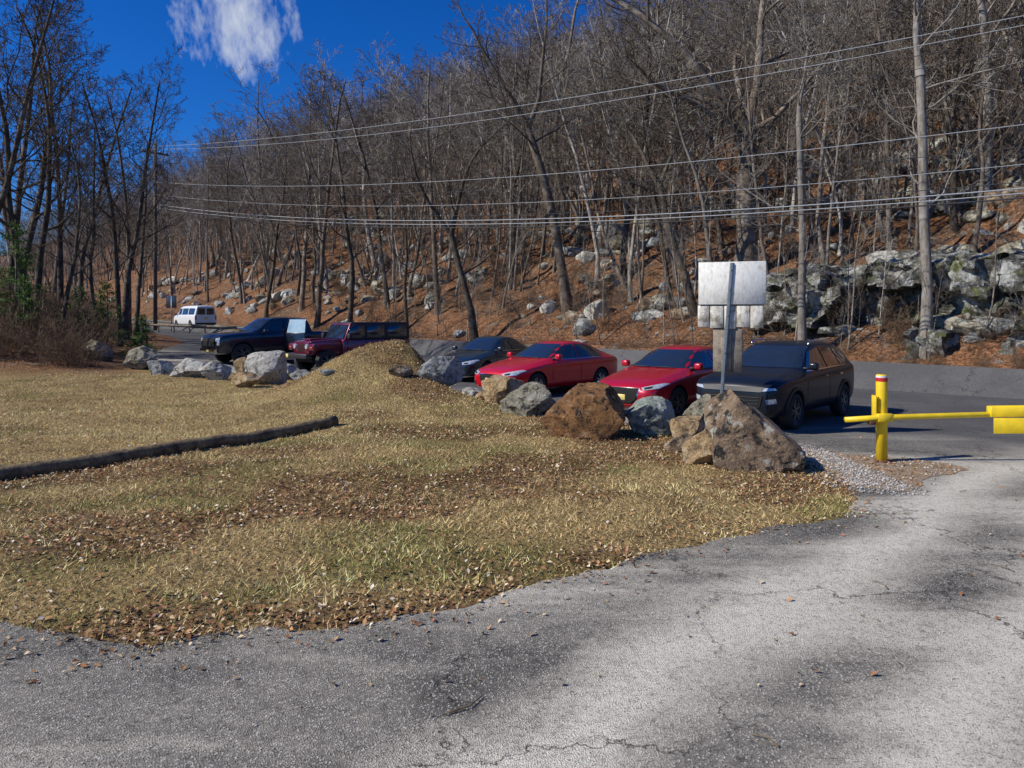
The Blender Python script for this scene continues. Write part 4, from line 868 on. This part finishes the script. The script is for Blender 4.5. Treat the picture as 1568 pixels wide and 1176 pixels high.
tube_between('red_band',[(0,0,1.18),(0,0,1.235)],.0805,M['redref'],G,28,False); tube_between('white_band',[(0,0,1.235),(0,0,1.262)],.0805,M['whref'],G,28,False)
tube_between('gate_arm',[(-.58,-.1,.63),(0,-.1,.665),(4.8,-.1,.80)],.04,M['yellow'],G,14)
box('hinge_plate',-.14,-.11,-.09,.02,.55,.98,M['yellow'],G,.004,1); box('hinge_bracket',-.12,.1,-.14,-.05,.60,.72,M['yellow'],G,.008,1)
box('latch',-.24,-.14,-.13,-.06,.56,.62,M['rust'],G,.006,1); tube_between('latch_pin',[(-.13,-.06,.55),(-.13,-.06,1.0)],.012,M['rust'],G,8)
box('arm_sleeve',1.5,5.0,-.16,-.04,.67,.83,M['yellow'],G,.012,1,lambda c:Vector((c.x,c.y,c.z+.012*(c.x-1.5)))); box('arm_sign_panel',1.53,3.4,-.175,-.165,.44,.665,M['yellow'],G,.003,1)
tube_between('arm_receiver_post',[(4.8,.05,-.1),(4.8,.05,1.1)],.085,M['yellow'],G,20)

# sticks on the drive
for i,(x,y,l,a) in enumerate([(-.35,3.9,.28,.5),(4.2,7.9,.12,0),(2.9,5.7,.2,1.4),(4.15,6.1,.25,1.9),(1.3,3.6,.15,2.0),(5.4,8.9,.15,.3)]):
    tube_between('stick',[(x,y,.014),(x+math.cos(a)*l*.5,y+math.sin(a)*l*.5,.02),(x+math.cos(a+.3)*l,y+math.sin(a+.3)*l,.014)],.005,M['timber'],None,5,True,[.005,.004,.002])

# ------------------------------------------------------------------ utility poles and wires
M['pole']=simple('creosoted_pole',(.12,.095,.075),.9,var=.3,nscale=5,bmp=.4); M['wire']=simple('wire_black',(.03,.03,.032),.7); M['wirel']=simple('wire_aluminium',(.30,.32,.34),.6,metal=.2)
PL=Vector((-29,60,0)); PR=Vector((23.3,20,0))
def upole(P,ztop):
    z=zg(P.x,P.y); e=empty('utility_pole',(P.x,P.y,z))
    tube_between('pole',[(0,0,-.5),(0,0,ztop-z)],.16,M['pole'],e,14,True,[.17,.12])
    box('crossarm',-1.1,1.1,-.06,.06,ztop-z-.9,ztop-z-.76,M['pole'],e,.01,1)
    for x in (-1,-.4,.4,1): tube_between('insulator',[(x,0,ztop-z-.76),(x,0,ztop-z-.58)],.045,M['galv'],e,8)
    tube_between('transformer',[(.32,0,ztop-z-2.6),(.32,0,ztop-z-1.7)],.22,M['galv'],e,14)
    e.rotation_euler=(0,0,math.radians(52)); return e
upole(PL,16.4); upole(PR,12.7)
W_=empty('overhead_wires')
def wire(zl,zr,sag,off,r,mat):
    pts=[]
    for i in range(49):
        p=i/48; q=PL.lerp(PR,p); n_=Vector((.6,.8,0))*off; pts.append((q.x+n_.x,q.y+n_.y,zl+(zr-zl)*p-4*p*(1-p)*sag))
    tube_between('wire',pts,r,mat,W_,6)
wire(16.1,12.2,1.0,0,.016,M['wirel']); wire(15.7,11.9,1.2,.9,.015,M['wire']); wire(15.7,11.7,1.3,-.9,.015,M['wirel']); wire(15.3,11.35,1.4,.4,.014,M['wire'])
wire(13.2,8.6,1.3,0,.016,M['wirel']); wire(12.6,7.8,1.2,.1,.016,M['wire']); wire(12.2,7.3,1.5,-.1,.014,M['wirel'])
for dz,r in ((0,.026),(-.16,.022),(-.30,.028),(.20,.016)): wire(11.4+dz*1.6,6.55+dz,1.55,.05,r,M['wirel'] if dz in(0,-.16) else M['wire'])

# small roadside sign far left
sg=empty('road_sign',(-27,58.5,zg(-27,58.5))); tube_between('sign_post',[(0,0,-.1),(0,0,2.9)],.035,M['galv'],sg,8); box('sign_plate',-.4,.4,-.02,.0,1.9,2.9,M['alloy_dark'],sg,.03,2)

# guard rail by the van
GR=empty('guard_rail'); pts=[]
for i in range(14):
    x=-37+i*1.25; y=57.0+.25*math.sin(i*.3)-(i*.1); 
    z=zg(x,y); tube_between('rail_post',[(x,y,z-.1),(x,y,z+.72)],.06,M['oldwood'],GR,6)
    pts.append((x,y-.09,z+.6))
tube_between('rail_beam',pts,.09,M['oldwood'],GR,6)

# ------------------------------------------------------------------ light, sky, camera
el=math.radians(38); az=Vector((-.955,-.295)).normalized()
sd=Vector((az.x*math.cos(el),az.y*math.cos(el),math.sin(el)))
L=bpy.data.lights.new('sun','SUN'); L.energy=5.0; L.angle=math.radians(.5); L.color=(1,.94,.83); lo=link(bpy.data.objects.new('sun',L)); lo.rotation_euler=(-sd).to_track_quat('-Z','Y').to_euler()
w=bpy.data.worlds.new('World'); scene.world=w; w.use_nodes=True; nt=w.node_tree; bg=nt.nodes['Background']
sky=N(nt,'ShaderNodeTexSky',sky_type='NISHITA'); sky.sun_disc=False; sky.sun_elevation=el; sky.sun_rotation=math.atan2(az.x,az.y)%(2*math.pi); sky.air_density=1.0; sky.dust_density=.1; sky.ozone_density=3.5; sky.altitude=1000
hs=N(nt,'ShaderNodeHueSaturation'); hs.inputs['Saturation'].default_value=1.35; hs.inputs['Value'].default_value=1.0; nt.links.new(sky.outputs[0],hs.inputs['Color'])
deep=mix(nt,1.0,hs.outputs[0],(.45,.92,1.5),'MULTIPLY')
tc=N(nt,'ShaderNodeTexCoord'); dt=N(nt,'ShaderNodeVectorMath',operation='DOT_PRODUCT'); nt.links.new(tc.outputs['Generated'],dt.inputs[0]); cd=Vector((-.362,1,.41)).normalized(); dt.inputs[1].default_value=cd
mp=N(nt,'ShaderNodeMapping'); mp.inputs['Scale'].default_value=(11,4,5); mp.inputs['Rotation'].default_value=(0,.45,0); nt.links.new(tc.outputs['Generated'],mp.inputs[0]); cn=noise_node(nt,2.4,8,.62,vec=mp.outputs[0])
# wisps: noise eroded with distance from the cloud centre
ero=math_n(nt,'MULTIPLY',math_n(nt,'SUBTRACT',1.0,dt.outputs['Value']),75.0)
cv=math_n(nt,'SUBTRACT',math_n(nt,'ADD',cn.outputs['Fac'],.10),ero)
cl=ramp(nt,cv,[(.44,0),(.62,.55),(.80,.95)])
c=mix(nt,cl,deep,(8.8,9.4,10.2)); nt.links.new(c,bg.inputs['Color']); bg.inputs['Strength'].default_value=.08
cam=bpy.data.cameras.new('camera'); co=link(bpy.data.objects.new('camera',cam)); cam.sensor_width=36; cam.lens=36*1130/1568; cam.shift_y=-100/1568; co.location=(0,0,2.1); co.rotation_euler=(math.pi/2,0,0); cam.clip_start=.05; cam.clip_end=3000
scene.camera=co
scene.view_settings.view_transform='Standard'; scene.view_settings.look='None'; scene.view_settings.exposure=0
